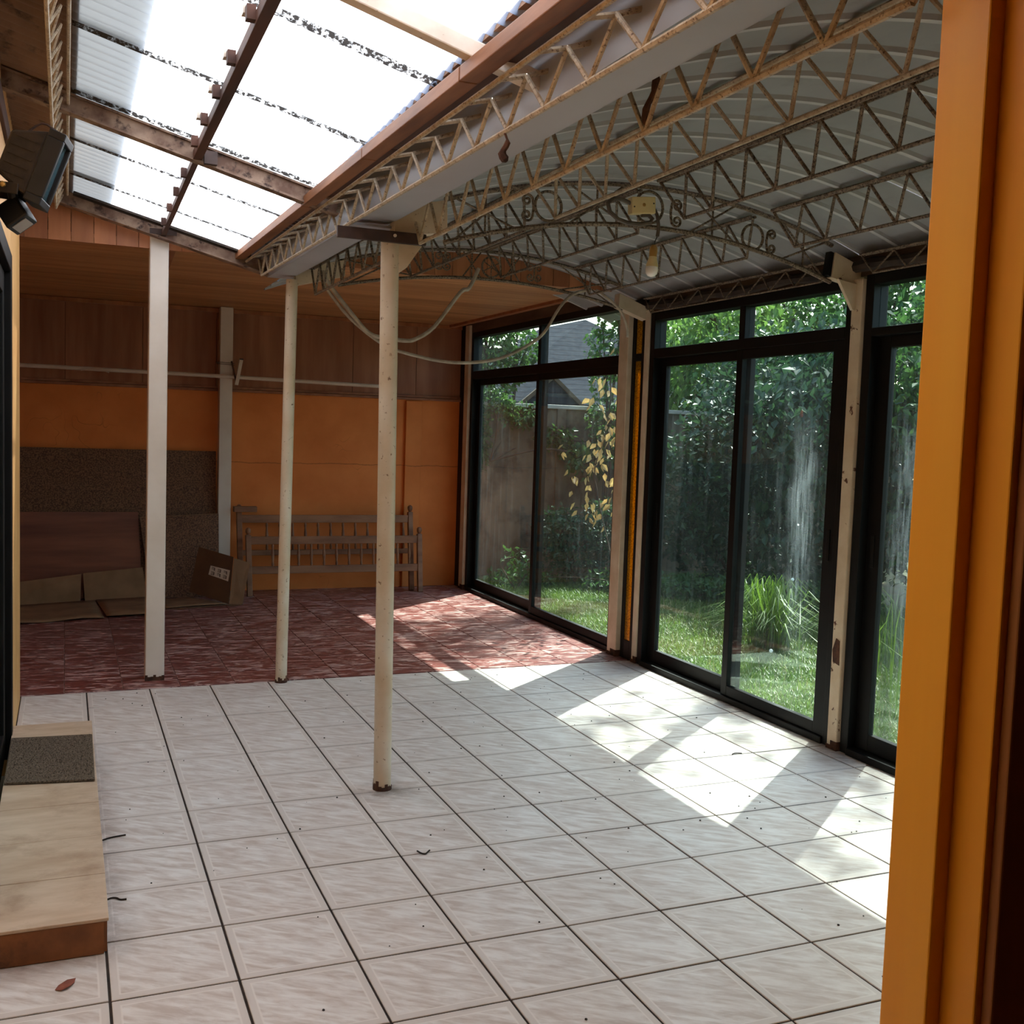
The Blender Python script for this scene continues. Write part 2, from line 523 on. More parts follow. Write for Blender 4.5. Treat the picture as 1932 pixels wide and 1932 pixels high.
def poly_mat(name='translucent_sheet', k=1.0):
    # translucent corrugated plastic sheet with a grimy overlap along one edge
    m, nt, out = newmat(name)
    oc = nd(nt, 'ShaderNodeTexCoord').outputs['Object']
    sx = nd(nt, 'ShaderNodeSeparateXYZ', {0: oc})
    v = coords(nt, 'world')
    n1 = noise(nt, v, 60, 5, 0.75)
    wob = math_(nt, 'MULTIPLY', math_(nt, 'SUBTRACT', noise(nt, v, 5, 3), 0.5), 0.03)
    dy = math_(nt, 'ABSOLUTE', math_(nt, 'SUBTRACT', math_(nt, 'ADD', sx.outputs[1], wob), 0.05))
    g = math_(nt, 'MULTIPLY', ramp(nt, dy, 0.042, 0.018), ramp(nt, n1, 0.36, 0.50))
    s = ramp(nt, noise(nt, coords(nt, 'world', (0.6, 12, 1)), 2.0, 5, 0.7), 0.55, 0.85)
    col = mixc(nt, math_(nt, 'MULTIPLY', s, 0.25), (0.66, 0.69, 0.71, 1), (0.42, 0.44, 0.45, 1))
    col = mixc(nt, k, (0, 0, 0, 1), col)
    tl = nd(nt, 'ShaderNodeBsdfTranslucent', {0: col})
    tr = nd(nt, 'ShaderNodeBsdfTransparent', {0: (0.85 * k, 0.88 * k, 0.90 * k, 1)})
    gl = nd(nt, 'ShaderNodeBsdfGlossy', {'Color': (1, 1, 1, 1), 'Roughness': 0.2})
    a = nd(nt, 'ShaderNodeMixShader', {0: 0.16, 1: tl.outputs[0], 2: tr.outputs[0]})
    b = nd(nt, 'ShaderNodeMixShader', {0: 0.07, 1: a.outputs[0], 2: gl.outputs[0]})
    dirt = nd(nt, 'ShaderNodeBsdfDiffuse', {0: S(66, 56, 46)})
    c = nd(nt, 'ShaderNodeMixShader', {0: math_(nt, 'MULTIPLY', g, 0.985), 1: b.outputs[0], 2: dirt.outputs[0]})
    nt.links.new(c.outputs[0], out.inputs[0])
    return m


def leaf_mat(name, c1, c2, tr=0.4, scale=3.0):
    m, nt, out = newmat(name)
    v = coords(nt, 'world')
    f = ramp(nt, noise(nt, v, scale, 5, 0.7), 0.35, 0.65)
    col = mixc(nt, f, c1, c2)
    p = nd(nt, 'ShaderNodeBsdfPrincipled', {'Base Color': col, 'Roughness': 0.45, 'Specular IOR Level': 0.4})
    tl = nd(nt, 'ShaderNodeBsdfTranslucent', {0: col})
    mx = nd(nt, 'ShaderNodeMixShader', {0: tr, 1: p.outputs[0], 2: tl.outputs[0]})
    nt.links.new(mx.outputs[0], out.inputs[0])
    return m


def wall_orange():
    m, nt, out = newmat('orange_plaster')
    v = coords(nt, 'world')
    n1 = noise(nt, v, 3.0, 5)
    col = mixc(nt, ramp(nt, n1, 0.35, 0.65), S(222, 132, 66), S(208, 118, 54))
    pz = nd(nt, 'ShaderNodeSeparateXYZ', {0: v})
    wob = math_(nt, 'MULTIPLY', math_(nt, 'SUBTRACT', noise(nt, v, 2.5, 6, 0.7), 0.5), 0.06)
    d = math_(nt, 'ABSOLUTE', math_(nt, 'SUBTRACT', math_(nt, 'ADD', pz.outputs[2], wob), 1.17))
    crack = ramp(nt, d, 0.006, 0.001)
    vo = nd(nt, 'ShaderNodeTexVoronoi', {'Vector': nd(nt, 'ShaderNodeVectorMath', {0: v, 1: nd(nt, 'ShaderNodeTexNoise', {'Vector': v, 'Scale': 3.0}).outputs[1]}, operation='ADD').outputs[0], 'Scale': 2.2}, feature='DISTANCE_TO_EDGE').outputs[0]
    c2 = math_(nt, 'MULTIPLY', ramp(nt, vo, 0.010, 0.0), ramp(nt, noise(nt, v, 1.6, 3), 0.56, 0.64))
    cr = math_(nt, 'MAXIMUM', crack, c2)
    col = mixc(nt, math_(nt, 'MULTIPLY', cr, 0.55), col, S(96, 48, 22))
    h = math_(nt, 'SUBTRACT', math_(nt, 'MULTIPLY', noise(nt, v, 24, 5), 0.3), cr)
    principled(nt, out, col, 0.6, 0, 0.3, h, 0.25, 0.006)
    return m


def shingle_mat():
    m, nt, out = newmat('grey_shingles')
    v = coords(nt, 'world')
    pz = nd(nt, 'ShaderNodeSeparateXYZ', {0: v})
    zz = math_(nt, 'FRACT', math_(nt, 'MULTIPLY', pz.outputs[2], 11.0))
    n1 = noise(nt, coords(nt, 'world', (4, 4, 11)), 2.0, 3)
    col = mixc(nt, ramp(nt, n1, 0.3, 0.7), S(48, 50, 56), S(64, 65, 70))
    col = mixc(nt, ramp(nt, zz, 0.16, 0.02), col, S(34, 34, 38))
    principled(nt, out, col, 1.0, 0, 0.02, zz, 0.2, 0.01)
    return m


MT['tile_white'] = tile_white()
MT['tile_red'] = tile_red()
MT['glass'] = glass_mat('dirty_glass', (0.86, 0.95, 0.92, 1))
MT['glass_streak'] = glass_mat('streaked_glass', (0.86, 0.95, 0.92, 1), 2.02)
MT['glass_streak2'] = glass_mat('streaked_glass_b', (0.86, 0.95, 0.92, 1), 1.30)
MT['amber'] = amber_mat()
MT['poly'] = poly_mat()
MT['poly_grey'] = poly_mat('weathered_sheet', 0.16)
MT['orange_wall'] = wall_orange()
MT['shingles'] = shingle_mat()
MT['leaf_dark'] = leaf_mat('leaf_dark', S(56, 84, 50), S(34, 58, 42), 0.3)
MT['leaf_mid'] = leaf_mat('leaf_mid', S(76, 108, 50), S(48, 80, 42), 0.4)
MT['leaf_pale'] = leaf_mat('leaf_pale', S(106, 136, 62), S(70, 104, 50), 0.45)
MT['leaf_yellow'] = leaf_mat('leaf_yellow', S(206, 176, 116), S(170, 128, 74), 0.4, 6.0)
MT['grass'] = leaf_mat('grass_blades', S(106, 132, 46), S(76, 106, 38), 0.4, 2.0)
MT['grass_dry'] = leaf_mat('dry_grass', S(150, 144, 98), S(112, 118, 64), 0.4, 3.0)
MT['tuft'] = leaf_mat('tuft_blades', S(104, 130, 46), S(70, 100, 34), 0.4, 5.0)

# ================================================================== STRUCTURE
TX, TY = 0.333, 0.34
XW = 2.77          # window plane
YB = 7.28          # back wall
YR = 3.752         # white / red floor border


def tile_mesh(name, sx, sy, h, m, ins=0.0015):
    a, b = sx / 2, sy / 2
    vs = [(-a, -b, -h), (a, -b, -h), (a, b, -h), (-a, b, -h),
          (-a, -b, -ins), (a, -b, -ins), (a, b, -ins), (-a, b, -ins),
          (-a + ins, -b + ins, 0), (a - ins, -b + ins, 0), (a - ins, b - ins, 0), (-a + ins, b - ins, 0)]
    fs = [(0, 3, 2, 1), (8, 9, 10, 11)]
    for o in (0, 4):
        fs += [(o + i, o + (i + 1) % 4, o + 4 + (i + 1) % 4, o + 4 + i) for i in range(4)]
    return MB().add(vs, fs).mesh(name, m)


def tiled_floor(name, label, x0, x1, y0, y1, sx, sy, ox, oy, gap, m, mg, ztop=0.0):
    root = thing(name, label, 'floor', (0, 0, 0), kind='structure')
    MB().box(x0, x1, y0, y1, -0.12, ztop - 0.0035).build('grout_bed', mg, root)
    cache = {}
    i0 = math.floor((x0 - ox) / sx)
    i1 = math.ceil((x1 - ox) / sx)
    j0 = math.floor((y0 - oy) / sy)
    j1 = math.ceil((y1 - oy) / sy)
    for j in range(j0, j1):
        for i in range(i0, i1):
            xa, xb = max(ox + i * sx, x0), min(ox + (i + 1) * sx, x1)
            ya, yb = max(oy + j * sy, y0), min(oy + (j + 1) * sy, y1)
            if xb - xa < 0.02 or yb - ya < 0.02:
                continue
            key = (round(xb - xa, 3), round(yb - ya, 3))
            if key not in cache:
                cache[key] = tile_mesh('floor_tile', xb - xa - gap, yb - ya - gap, 0.01, m)
            inst('tile', cache[key], root, ((xa + xb) / 2, (ya + yb) / 2, ztop + random.uniform(-0.0006, 0.0006)))
    return root


tiled_floor('floor', 'white marbled tile floor with dark joints under the translucent roof', -1.0, 2.80, -1.26, YR, TX, TY, 0.0, YR - 11 * TY - 0.01, 0.0075, MT['tile_white'], MT['grout'])
tiled_floor('floor_back', 'red rippled tile floor of the rear bay', -1.35, 2.80, YR, YB, 0.310, 0.315, -0.78, YR, 0.005, MT['tile_red'], MT['grout_red'])

# ---- back wall
wb_ = thing('wall_back', 'orange plaster back wall with brown wooden panels above', 'wall', (0, YB, 0), kind='structure')
MB().box(-1.45, 2.95, YB, YB + 0.14, -0.1, 1.80).build('plaster', MT['orange_wall'], wb_)
MB().box(2.22, 2.38, YB - 0.035, YB + 0.01, 0, 1.79).build('pilaster', MT['orange_wall'], wb_, bevel=0.006)
MB().box(-1.45, 2.95, YB + 0.03, YB + 0.14, 1.80, 2.9).build('backing', MT['dark_wood'], wb_)
x = -1.40
k = 0
while x < 2.80:
    x2 = min(x + 0.62, 2.80)
    MB().box(x + 0.002, x2 - 0.002, YB, YB + 0.03, 1.845, 2.535).build('panel', MT['panel_wood'], wb_)
    x = x2
MB().box(-1.45, 2.80, YB - 0.030, YB + 0.03, 1.800, 1.822).build('ledge_trim', MT['panel_wood'], wb_, bevel=0.003)
MB().box(-1.45, 2.80, YB - 0.018, YB + 0.03, 1.824, 1.845).build('ledge_trim', MT['panel_wood'], wb_, bevel=0.003)
MB().box(-1.45, 2.80, YB - 0.022, YB + 0.03, 2.495, 2.53).build('cornice', MT['gable_wood'], wb_, bevel=0.003)

# ---- left walls
wl = thing('wall_left', 'cream house wall at the left edge with a dark door frame', 'wall', (-1.06, 1.2, 0), kind='structure')
MB().box(-1.14, -1.0, 2.66, 3.70, -0.1, 2.95).build('plaster', MT['house_paint'], wl, bevel=0.012)
MB().box(-1.14, -1.0, -1.45, 0.75, -0.1, 2.95).build('plaster', MT['house_paint'], wl)
MB().box(-1.14, -1.0, 0.75, 2.66, 2.22, 2.95).build('plaster', MT['house_paint'], wl)
MB().box(-1.40, -1.14, 3.56, 3.70, -0.1, 2.95).build('plaster', MT['house_paint'], wl)
MB().box(-1.02, -0.985, -1.2, 3.60, 2.60, 2.68).build('wall_plate', MT['dark_wood'], wl, bevel=0.004)
d1 = thing('door_1', 'dark framed glazed sliding door at the left edge above the step', 'door', (-1.07, 1.7, 0), kind='structure')
MB().box(-1.12, -0.992, 2.58, 2.66, 0.0, 2.22).build('frame_stile', MT['black'], d1, bevel=0.004)
MB().box(-1.12, -0.992, 0.75, 0.83, 0.0, 2.22).build('frame_stile', MT['black'], d1, bevel=0.004)
MB().box(-1.12, -0.992, 0.83, 2.58, 2.14, 2.22).build('frame_head', MT['black'], d1, bevel=0.004)
MB().box(-1.10, -1.02, 2.48, 2.58, 0.02, 2.14).build('sash_stile', MT['black'], d1, bevel=0.004)
MB().box(-1.10, -1.02, 0.83, 0.93, 0.02, 2.14).build('sash_stile', MT['black'], d1, bevel=0.004)
MB().box(-1.10, -1.02, 0.93, 2.48, 0.02, 0.14).build('sash_rail', MT['black'], d1, bevel=0.004)
MB().box(-1.10, -1.02, 0.93, 2.48, 2.04, 2.14).build('sash_rail', MT['black'], d1, bevel=0.004)
MB().box(-1.065, -1.058, 0.93, 2.48, 0.14, 2.04).build('pane', MT['glass'], d1)
MB().box(-1.9, -1.45, -1.5, 3.7, -0.1, 3.0).build('wall_left_house', MT['room_paint'], None, kind='structure', label='dim room seen through the left sliding door', category='wall')
MB().box(-1.45, -1.35, 3.56, YB + 0.14, -0.1, 2.95).build('wall_left_back', MT['orange_wall'], None, kind='structure', label='orange left wall of the rear bay', category='wall')

# ---- front wall with the doorway the picture is taken through
JX, JX2, JY0, JY1, JY2 = 0.42, 0.447, -1.26, -1.354, -1.419
wf = thing('wall_front', 'house wall around the doorway in the foreground', 'wall', (1.6, -1.35, 0), kind='structure')
MB().box(0.56, 3.0, -1.41, -1.26, -0.1, 3.0).build('plaster', MT['house_paint'], wf)
MB().box(-1.14, 0.56, -1.41, -1.26, 2.36, 3.0).build('plaster', MT['house_paint'], wf)
dj = thing('door_2', 'orange varnished wooden door jamb at the right edge', 'door frame', (0.46, -1.34, 0), kind='structure')
MB().prism([(JX, JY0 + 0.0), (JX, JY1), (JX2 + 0.02, JY1), (JX2 + 0.02, JY0)], 2, -0.02, 2.34).build('jamb_stop', MT['orange_jamb'], dj, bevel=0.003)
MB().prism([(JX2, JY1 + 0.002), (JX2, JY2), (0.56, JY2), (0.56, JY1 + 0.002)], 2, -0.02, 2.34).build('jamb_board', MT['orange_jamb'], dj, bevel=0.003)
MB().prism([(JX2 + 0.012, JY2), (JX2 + 0.012, JY2 - 0.02), (0.64, JY2 - 0.02), (0.64, JY2)], 2, -0.02, 2.40).build('casing', MT['brown_jamb'], dj, bevel=0.003)
MB().box(-1.0, 0.56, -1.419, -1.26, 2.34, 2.36).build('head_jamb', MT['orange_jamb'], dj)
# the dim room the camera stands in
rm = thing('wall_room', 'dim interior behind the doorway', 'wall', (0, -3, 0), kind='structure')
MB().box(-2.1, -2.0, -4.6, -1.41, -0.1, 2.7).build('side_wall', MT['room_paint'], rm)
MB().box(1.9, 2.0, -4.6, -1.41, -0.1, 2.7).build('side_wall', MT['room_paint'], rm)
MB().box(-2.1, 2.0, -4.7, -4.6, -0.1, 2.7).build('rear_wall', MT['room_paint'], rm)
MB().box(-2.1, 2.0, -4.7, -1.26, 2.6, 2.7).build('room_ceiling', MT['room_paint'], rm)
MB().box(-2.1, 2.0, -4.7, -1.26, -0.2, -0.004).build('room_floor', MT['brown_jamb'], rm)
MB().box(-2.1, -1.14, -1.41, -1.26, -0.1, 2.7).build('return_wall', MT['room_paint'], rm)

# ---- rear flat wooden ceiling
cb = thing('ceiling_back', 'flat varnished wooden board ceiling over the rear bay', 'ceiling', (0, 5.6, 2.53), kind='structure')
MB().box(-1.45, 2.95, 3.98, YB + 0.14, 2.556, 2.60).build('backing', MT['dark_wood'], cb)
y = 3.985
while y < YB - 0.01:
    y2 = min(y + 0.105, YB)
    MB().box(-1.35, 2.80, y + 0.002, y2 - 0.002, 2.533, 2.556).build('ceiling_board', MT['ceil_wood'], cb)
    y = y2
MB().bar((-0.20, 4.05, 2.527), (-0.13, 5.9, 2.527), 0.035, 0.014).build('cover_strip', MT['panel_wood'], cb)
MB().bar((2.66, 4.0, 2.522), (2.66, 7.26, 2.522), 0.05, 0.024).build('cover_strip', MT['gable_wood'], cb)


def zr(x):
    return 2.655 - (x - 1.66) ** 2 / 6.1


def zs(x):      # underside of translucent roof bars
    return 2.475 - 0.26 * x


# ---- gable boards between the low wooden ceiling and the two roofs
gb = thing('wall_gable', 'vertical wooden gable boards above the rear ceiling edge', 'wall', (0, 3.98, 2.53), kind='structure')
x = -1.34
while x < 2.86:
    x2 = x + 0.118
    def top(xx):
        return zs(xx) + 0.11 if xx < 0.3 else zr(xx) + 0.02
    z1, z2 = top(x), top(x2)
    if min(z1, z2) > 2.50:
        MB().prism([(x + .0015, 2.50), (x2 - .0015, 2.50), (x2 - .0015, max(z2, 2.52)), (x + .0015, max(z1, 2.52))], 1, 3.955, 3.978).build('board', MT['gable_wood'], gb)
    x = x2

# ---- vaulted metal roof
cv = thing('ceiling', 'arched grey ribbed metal roof on the window side', 'ceiling', (1.66, 1.3, 2.4), kind='structure')
SW = 0.735
ys = -1.26
AX = np.linspace(0.42, 2.98, 25)
while ys < 3.9:
    prof = []
    for r in range(3):
        b = ys + r * SW / 3
        prof += [(b, 0), (b + 0.195, 0), (b + 0.205, -0.012), (b + 0.228, -0.012), (b + 0.238, 0)]
    prof.append((ys + SW + 0.012, 0.0))
    mb = MB()
    n = len(prof)
    for xx in AX:
        for (py, pz) in prof:
            mb.v.append((xx, py, zr(xx) + pz + 0.004))
    for i in range(len(AX) - 1):
        for k in range(n - 1):
            mb.f.append((i * n + k, i * n + k + 1, (i + 1) * n + k + 1, (i + 1) * n + k))
    o = mb.build('metal_sheet', MT['vault'], cv)
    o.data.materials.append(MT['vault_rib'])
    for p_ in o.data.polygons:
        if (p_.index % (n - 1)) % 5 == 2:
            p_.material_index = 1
    ys += SW

# ---- translucent corrugated roof
ct = thing('ceiling_translucent', 'translucent corrugated plastic roof sheets glowing with daylight', 'ceiling', (-0.3, 1.3, 2.5), kind='structure')


def corrugated(x0, x1, w, pitch, amp, m, nx=2):
    mb = MB()
    npnt = int(w / pitch * 8) + 1
    xs = np.linspace(x0, x1, nx)
    for xx in xs:
        for k in range(npnt):
            yy = k * pitch / 8
            mb.v.append((xx, yy, -0.26 * xx + amp * math.sin(2 * math.pi * yy / pitch)))
    for i in range(nx - 1):
        for k in range(npnt - 1):
            mb.f.append((i * npnt + k, i * npnt + k + 1, (i + 1) * npnt + k + 1, (i + 1) * npnt + k))
    return mb.mesh('corrugated_sheet', m, True)


me_t = corrugated(-0.76, 0.27, 0.76, 0.076, 0.009, MT['poly'])
me_b = corrugated(-1.16, -0.74, 0.76, 0.076, 0.009, MT['roof_brown'])
me_o = corrugated(-0.80, -0.54, 0.76, 0.076, 0.009, MT['poly_grey'])
for k, yy in enumerate([-1.10, -0.36, 0.38, 1.12, 1.86, 2.60, 3.32]):
    inst('plastic_sheet', me_t, ct, (0, yy, 2.556 + 0.002 * (k % 2)))
    inst('brown_sheet', me_b, ct, (0, yy, 2.560 + 0.002 * (k % 2)))
    inst('overlap_sheet', me_o, ct, (0, yy, 2.575 + 0.002 * (k % 2)))
MB().box(0.19, 0.32, -1.26, 4.05, 2.505, 2.53).build('flashing', MT['roof_brown'], ct)
# house eave above the left strip of the roof
MB().prism([(-3.0, 3.75), (-0.62, 3.05), (-0.62, 3.15), (-3.0, 3.85)], 1, -4.7, 6.0).build('ceiling_eave', MT['eave'], None, kind='structure', label='grey house eave above the translucent roof', category='eave')
MB().box(-3.0, -1.0, -4.7, 3.7, 2.95, 3.02).build('ceiling_house', MT['room_paint'], None, kind='structure', label='house ceiling slab above the left wall', category='ceiling')
MB().box(-1.45, 2.98, 3.98, 7.45, 2.62, 2.70).build('ceiling_back_roof', MT['roof_brown'], None, kind='structure', label='roof deck over the rear wooden ceiling', category='roof')

# ---- window wall
def window(n, label, y0, y1, ym, ztop, t0, t1, gm, f0=0.055, s0=0.085):
    w = thing('window_%d' % n, label, 'window', (XW + 0.05, (y0 + y1) / 2, 0), kind='structure')
    X0, X1 = XW, XW + 0.09
    B = MT['black']
    fs = 0.055
    MB().box(X0, X1, y0, y0 + f0, 0.0, ztop + 0.05).build('frame_stile', B, w, bevel=0.003)
    MB().box(X0, X1, y1 - fs, y1, 0.0, ztop + 0.05).build('frame_stile', B, w, bevel=0.003)
    MB().box(X0, X1, y0 + f0, y1 - fs, ztop, ztop + 0.05).build('frame_head', B, w, bevel=0.003)
    MB().box(X0, X1, y0 + f0, y1 - fs, t0 + 0.055, t1).build('transom', B, w, bevel=0.003)
    MB().box(X0 - 0.012, X1, y0 + f0, y1 - fs, 0.0, 0.035).build('sill_track', B, w, bevel=0.003)
    MB().box(X0 + 0.01, X1 - 0.01, ym - 0.028, ym + 0.028, t1, ztop).build('top_mullion', B, w, bevel=0.003)
    # top lights
    MB().box(X0 + 0.04, X0 + 0.045, y0 + f0, ym - 0.028, t1, ztop).build('top_pane', gm, w)
    MB().box(X0 + 0.04, X0 + 0.045, ym + 0.028, y1 - fs, t1, ztop).build('top_pane', gm, w)
    # two sliding sashes, one in front of the other
    for k, (a, b, xo) in enumerate(((y0 + f0, ym + 0.03, 0.006), (ym - 0.05, y1 - fs, 0.048))):
        s_ = thing('sash', 'x', 'x', (X0 + xo, (a + b) / 2, 0.035))
        del s_['label'], s_['category']
        org = ORG[s_.name].copy()
        attach(s_, w)
        xa, xb = X0 + xo, X0 + xo + 0.034
        st = 0.055
        zb, zt = 0.036, t0 + 0.055
        la, lb = (s0, st) if k == 0 else (st, 0.085)
        MB().box(xa, xb, a, a + la, zb, zt).build('sash_stile', B, s_, bevel=0.003)
        MB().box(xa, xb, b - lb, b, zb, zt).build('sash_stile', B, s_, bevel=0.003)
        MB().box(xa, xb, a + la, b - lb, zb, 0.118 if k else 0.095).build('sash_rail', B, s_, bevel=0.003)
        MB().box(xa, xb, a + la, b - lb, t0, zt).build('sash_rail', B, s_, bevel=0.003)
        MB().box(xa + 0.015, xa + 0.019, a + la, b - lb, 0.118 if k else 0.095, t0).build('pane', gm, s_)
        hy = a + la * 0.5 if k == 0 else b - lb * 0.5
        MB().box(xa - 0.006, xa + 0.004, hy - 0.012, hy + 0.012, 0.93, 1.09).build('pull', B, s_, bevel=0.003)
    return w


window(1, 'black framed sliding window of the rear red-tiled bay', 4.0, 6.99, 5.44, 2.40, 1.955, 2.085, MT['glass'], 0.03, 0.05)
window(2, 'black framed sliding window between the two chipped cream posts, ornamental grass outside', 1.674, 3.635, 2.62, 2.285, 1.985, 2.10, MT['glass_streak'])
window(3, 'black framed sliding window half hidden by the orange door jamb', -0.36, 1.595, 0.66, 2.285, 1.985, 2.08, MT['glass_streak2'])
w4 = thing('window_4', 'narrow amber textured glass strip between two cream posts', 'window', (XW + 0.05, 3.79, 0), kind='structure')
MB().box(XW, XW + 0.06, 3.825, 3.872, 0, 2.44).build('frame_stile', MT['black'], w4, bevel=0.003)
MB().box(XW, XW + 0.06, 3.705, 3.745, 0, 2.44).build('frame_stile', MT['black'], w4, bevel=0.003)
MB().box(XW, XW + 0.06, 3.745, 3.825, 0, 0.13).build('frame_rail', MT['black'], w4, bevel=0.003)
MB().box(XW, XW + 0.06, 3.745, 3.825, 2.03, 2.08).build('frame_rail', MT['black'], w4, bevel=0.003)
MB().box(XW, XW + 0.06, 3.745, 3.825, 2.36, 2.44).build('frame_rail', MT['black'], w4, bevel=0.003)
MB().box(XW + 0.006, XW + 0.012, 3.745, 3.825, 0.13, 2.03).build('pane', MT['amber'], w4)
MB().box(XW + 0.006, XW + 0.012, 3.745, 3.825, 2.08, 2.36).build('pane', MT['amber'], w4)

wr = thing('wall_right', 'dark boards above and beside the windows', 'wall', (XW + 0.1, 3, 2.3), kind='structure')
MB().box(XW + 0.02, XW + 0.10, -1.26, 3.95, 2.335, 2.44).build('header_board', MT['header'], wr)
MB().box(XW, XW + 0.08, 3.95, 7.14, 2.45, 2.56).build('header_board', MT['header'], wr)
MB().box(XW, XW + 0.10, 7.10, YB, 0, 2.53).build('corner_panel', MT['black_panel'], wr)
MB().box(XW, XW + 0.10, -1.26, -0.44, 0, 2.335).build('end_panel', MT['house_paint'], wr)
MB().box(XW + 0.10, XW + 0.22, -1.3, 7.3, -0.14, -0.01).build('footing', MT['coping'], wr)


def cream_post(label, x0, x1, y0, y1, zt, m):
    o = thing('window_post', label, 'post', ((x0 + x1) / 2, (y0 + y1) / 2, 0), group='cream steel posts of the window wall')
    MB().box(x0, x1, y0, y1, 0.0, zt).build('shaft', m, o, bevel=0.005)
    mb = MB()
    mb.box(x0 - 0.003, x1 + 0.001, y0 - 0.003, y1 + 0.003, 0.0, 0.022)
    mb.box(x0 - 0.002, x1, y0 - 0.002, y0 + (y1 - y0) * 0.6, 0.02, 0.045)
    mb.build('rusted_foot', MT['rust'], o)
    return o


cream_post('slim cream steel post in the far corner beside the black panel', 2.745, 2.80, 6.992, 7.10, 2.52, MT['cream'])
cream_post('wide cream steel post at the right end of the rear bay window', 2.735, 2.80, 3.873, 3.998, 2.47, MT['cream'])
cream_post('slim cream steel post between the amber strip and the middle window', 2.764, 2.82, 3.640, 3.702, 2.36, MT['cream'])
pc = cream_post('cream steel post with peeling paint between middle and right windows', 2.752, 2.80, 1.600, 1.672, 2.32, MT['chipped'])
mb = MB()
mb.prism([(1.61, 0.43), (1.655, 0.44), (1.662, 0.50), (1.64, 0.56), (1.615, 0.55)], 0, 2.748, 2.754)
mb.build('rust_patch', MT['rust'], pc)
cream_post('cream steel post beyond the orange jamb', 2.735, 2.80, -0.44, -0.362, 2.32, MT['cream'])

# ================================================================== POSTS
def round_pole(label, p0, p1, r, m):
    o = thing('support_pole', label, 'pole', p0, group='round cream support poles')
    MB().tube([p0, p1], r, 18).build('shaft', m, o, smooth=True)
    mb = MB()
    n = 18
    for k in range(n):
        a = 2 * math.pi * k / n
        h = random.uniform(0.012, 0.045)
        c = Vector(p0)
        d1_, d2_ = Vector((math.cos(a - .18), math.sin(a - .18), 0)), Vector((math.cos(a + .18), math.sin(a + .18), 0))
        q = [c + d1_ * (r + .0005), c + d2_ * (r + .0005), c + d2_ * (r + .0005) + Vector((0, 0, h)), c + d1_ * (r + .0005) + Vector((0, 0, h))]
        mb.slab(q, 0.0025)
    mb.build('rusted_base', MT['rust'], o)
    return o


round_pole('round cream pole nearest the viewer standing on white tiles', (0.464, 1.729, 0), (0.437, 1.72, 2.30), 0.0372, MT['cream_post'])
round_pole('thinner round cream pole at the edge of the red tiles', (0.405, 3.712, 0), (0.428, 3.71, 2.36), 0.0335, MT['cream_post'])
sp = thing('square_pillar', 'square white pillar standing on the red tiles at the left', 'pillar', (-0.288, 3.98, 0), group='square white pillars')
MB().prism([(-0.345, 0.0), (-0.238, 0.0), (-0.233, 2.55), (-0.336, 2.58)], 1, 3.93, 4.03).build('shaft', MT['white_pillar'], sp, bevel=0.007)
mb = MB()
for k in range(7):
    xa = -0.346 + k * 0.0155
    mb.box(xa, xa + 0.0155, 3.9275, 3.932, 0, random.uniform(0.012, 0.04))
mb.build('rusted_base', MT['rust'], sp)
sp2 = thing('square_pillar', 'square white pillar against the back wall behind the cardboard box', 'pillar', (0.52, 7.14, 0), group='square white pillars')
MB().box(0.468, 0.578, 7.10, 7.21, 0, 2.53).build('shaft', MT['white_pillar'], sp2, bevel=0.006)
mb = MB()
for zz in (2.035, 2.05):
    mb.tube([(0.455, 7.09, zz), (0.46, 7.216, zz + 0.004), (0.585, 7.216, zz), (0.59, 7.09, zz - 0.006)], 0.003, 5, closed=True)
mb.tube([(0.455, 7.09, 2.04), (0.43, 7.08, 2.052), (0.445, 7.085, 2.035)], 0.003, 5)
mb.build('wire_tie', MT['copper'], sp2)
# pipe along the back wall
pp = thing('pvc_pipe', 'long white plastic pipe running along the back wall', 'pipe', (0.4, 7.06, 1.92))
MB().tube([(-1.34, 7.06, 1.937), (0.3, 7.06, 1.928), (1.98, 7.06, 1.905)], 0.017, 12).build('tube', MT['pvc'], pp, smooth=True)
MB().tube([(-0.66, 7.040, 1.915), (-0.6, 7.038, 1.931), (-0.5, 7.038, 1.928), (-0.44, 7.040, 1.908)], 0.004, 6).build('loose_wire', MT['pvc'], pp)
hb = thing('hanging_bracket', 'short white metal bracket hanging from the pipe beside the pillar', 'bracket', (0.62, 7.02, 1.85))
MB().bar((0.640, 7.03, 2.075), (0.600, 7.02, 1.855), 0.030, 0.02, (0, 1, 0)).build('arm', MT['pvc'], hb, bevel=0.003)
MB().bar((0.560, 7.05, 2.06), (0.602, 7.03, 1.87), 0.014, 0.01, (0, 1, 0)).build('strut', MT['dark_wood'], hb)
MB().box(0.626, 0.656, 7.018, 7.042, 2.075, 2.086).build('end_cap', MT['flood_trim'], hb)

# ================================================================== TRANSLUCENT ROOF FRAME
def chan(name, label, p, q, h, w, m, flange=True):
    o = thing(name, label, 'beam', p)
    MB().bar(p, q, w * 0.35, h).build('web', m, o)
    d = Vector((0, 0, h / 2))
    MB().bar(Vector(p) - d, Vector(q) - d, w, 0.008).build('flange', m, o)
    MB().bar(Vector(p) + d, Vector(q) + d, w, 0.008).build('flange', m, o)
    return o


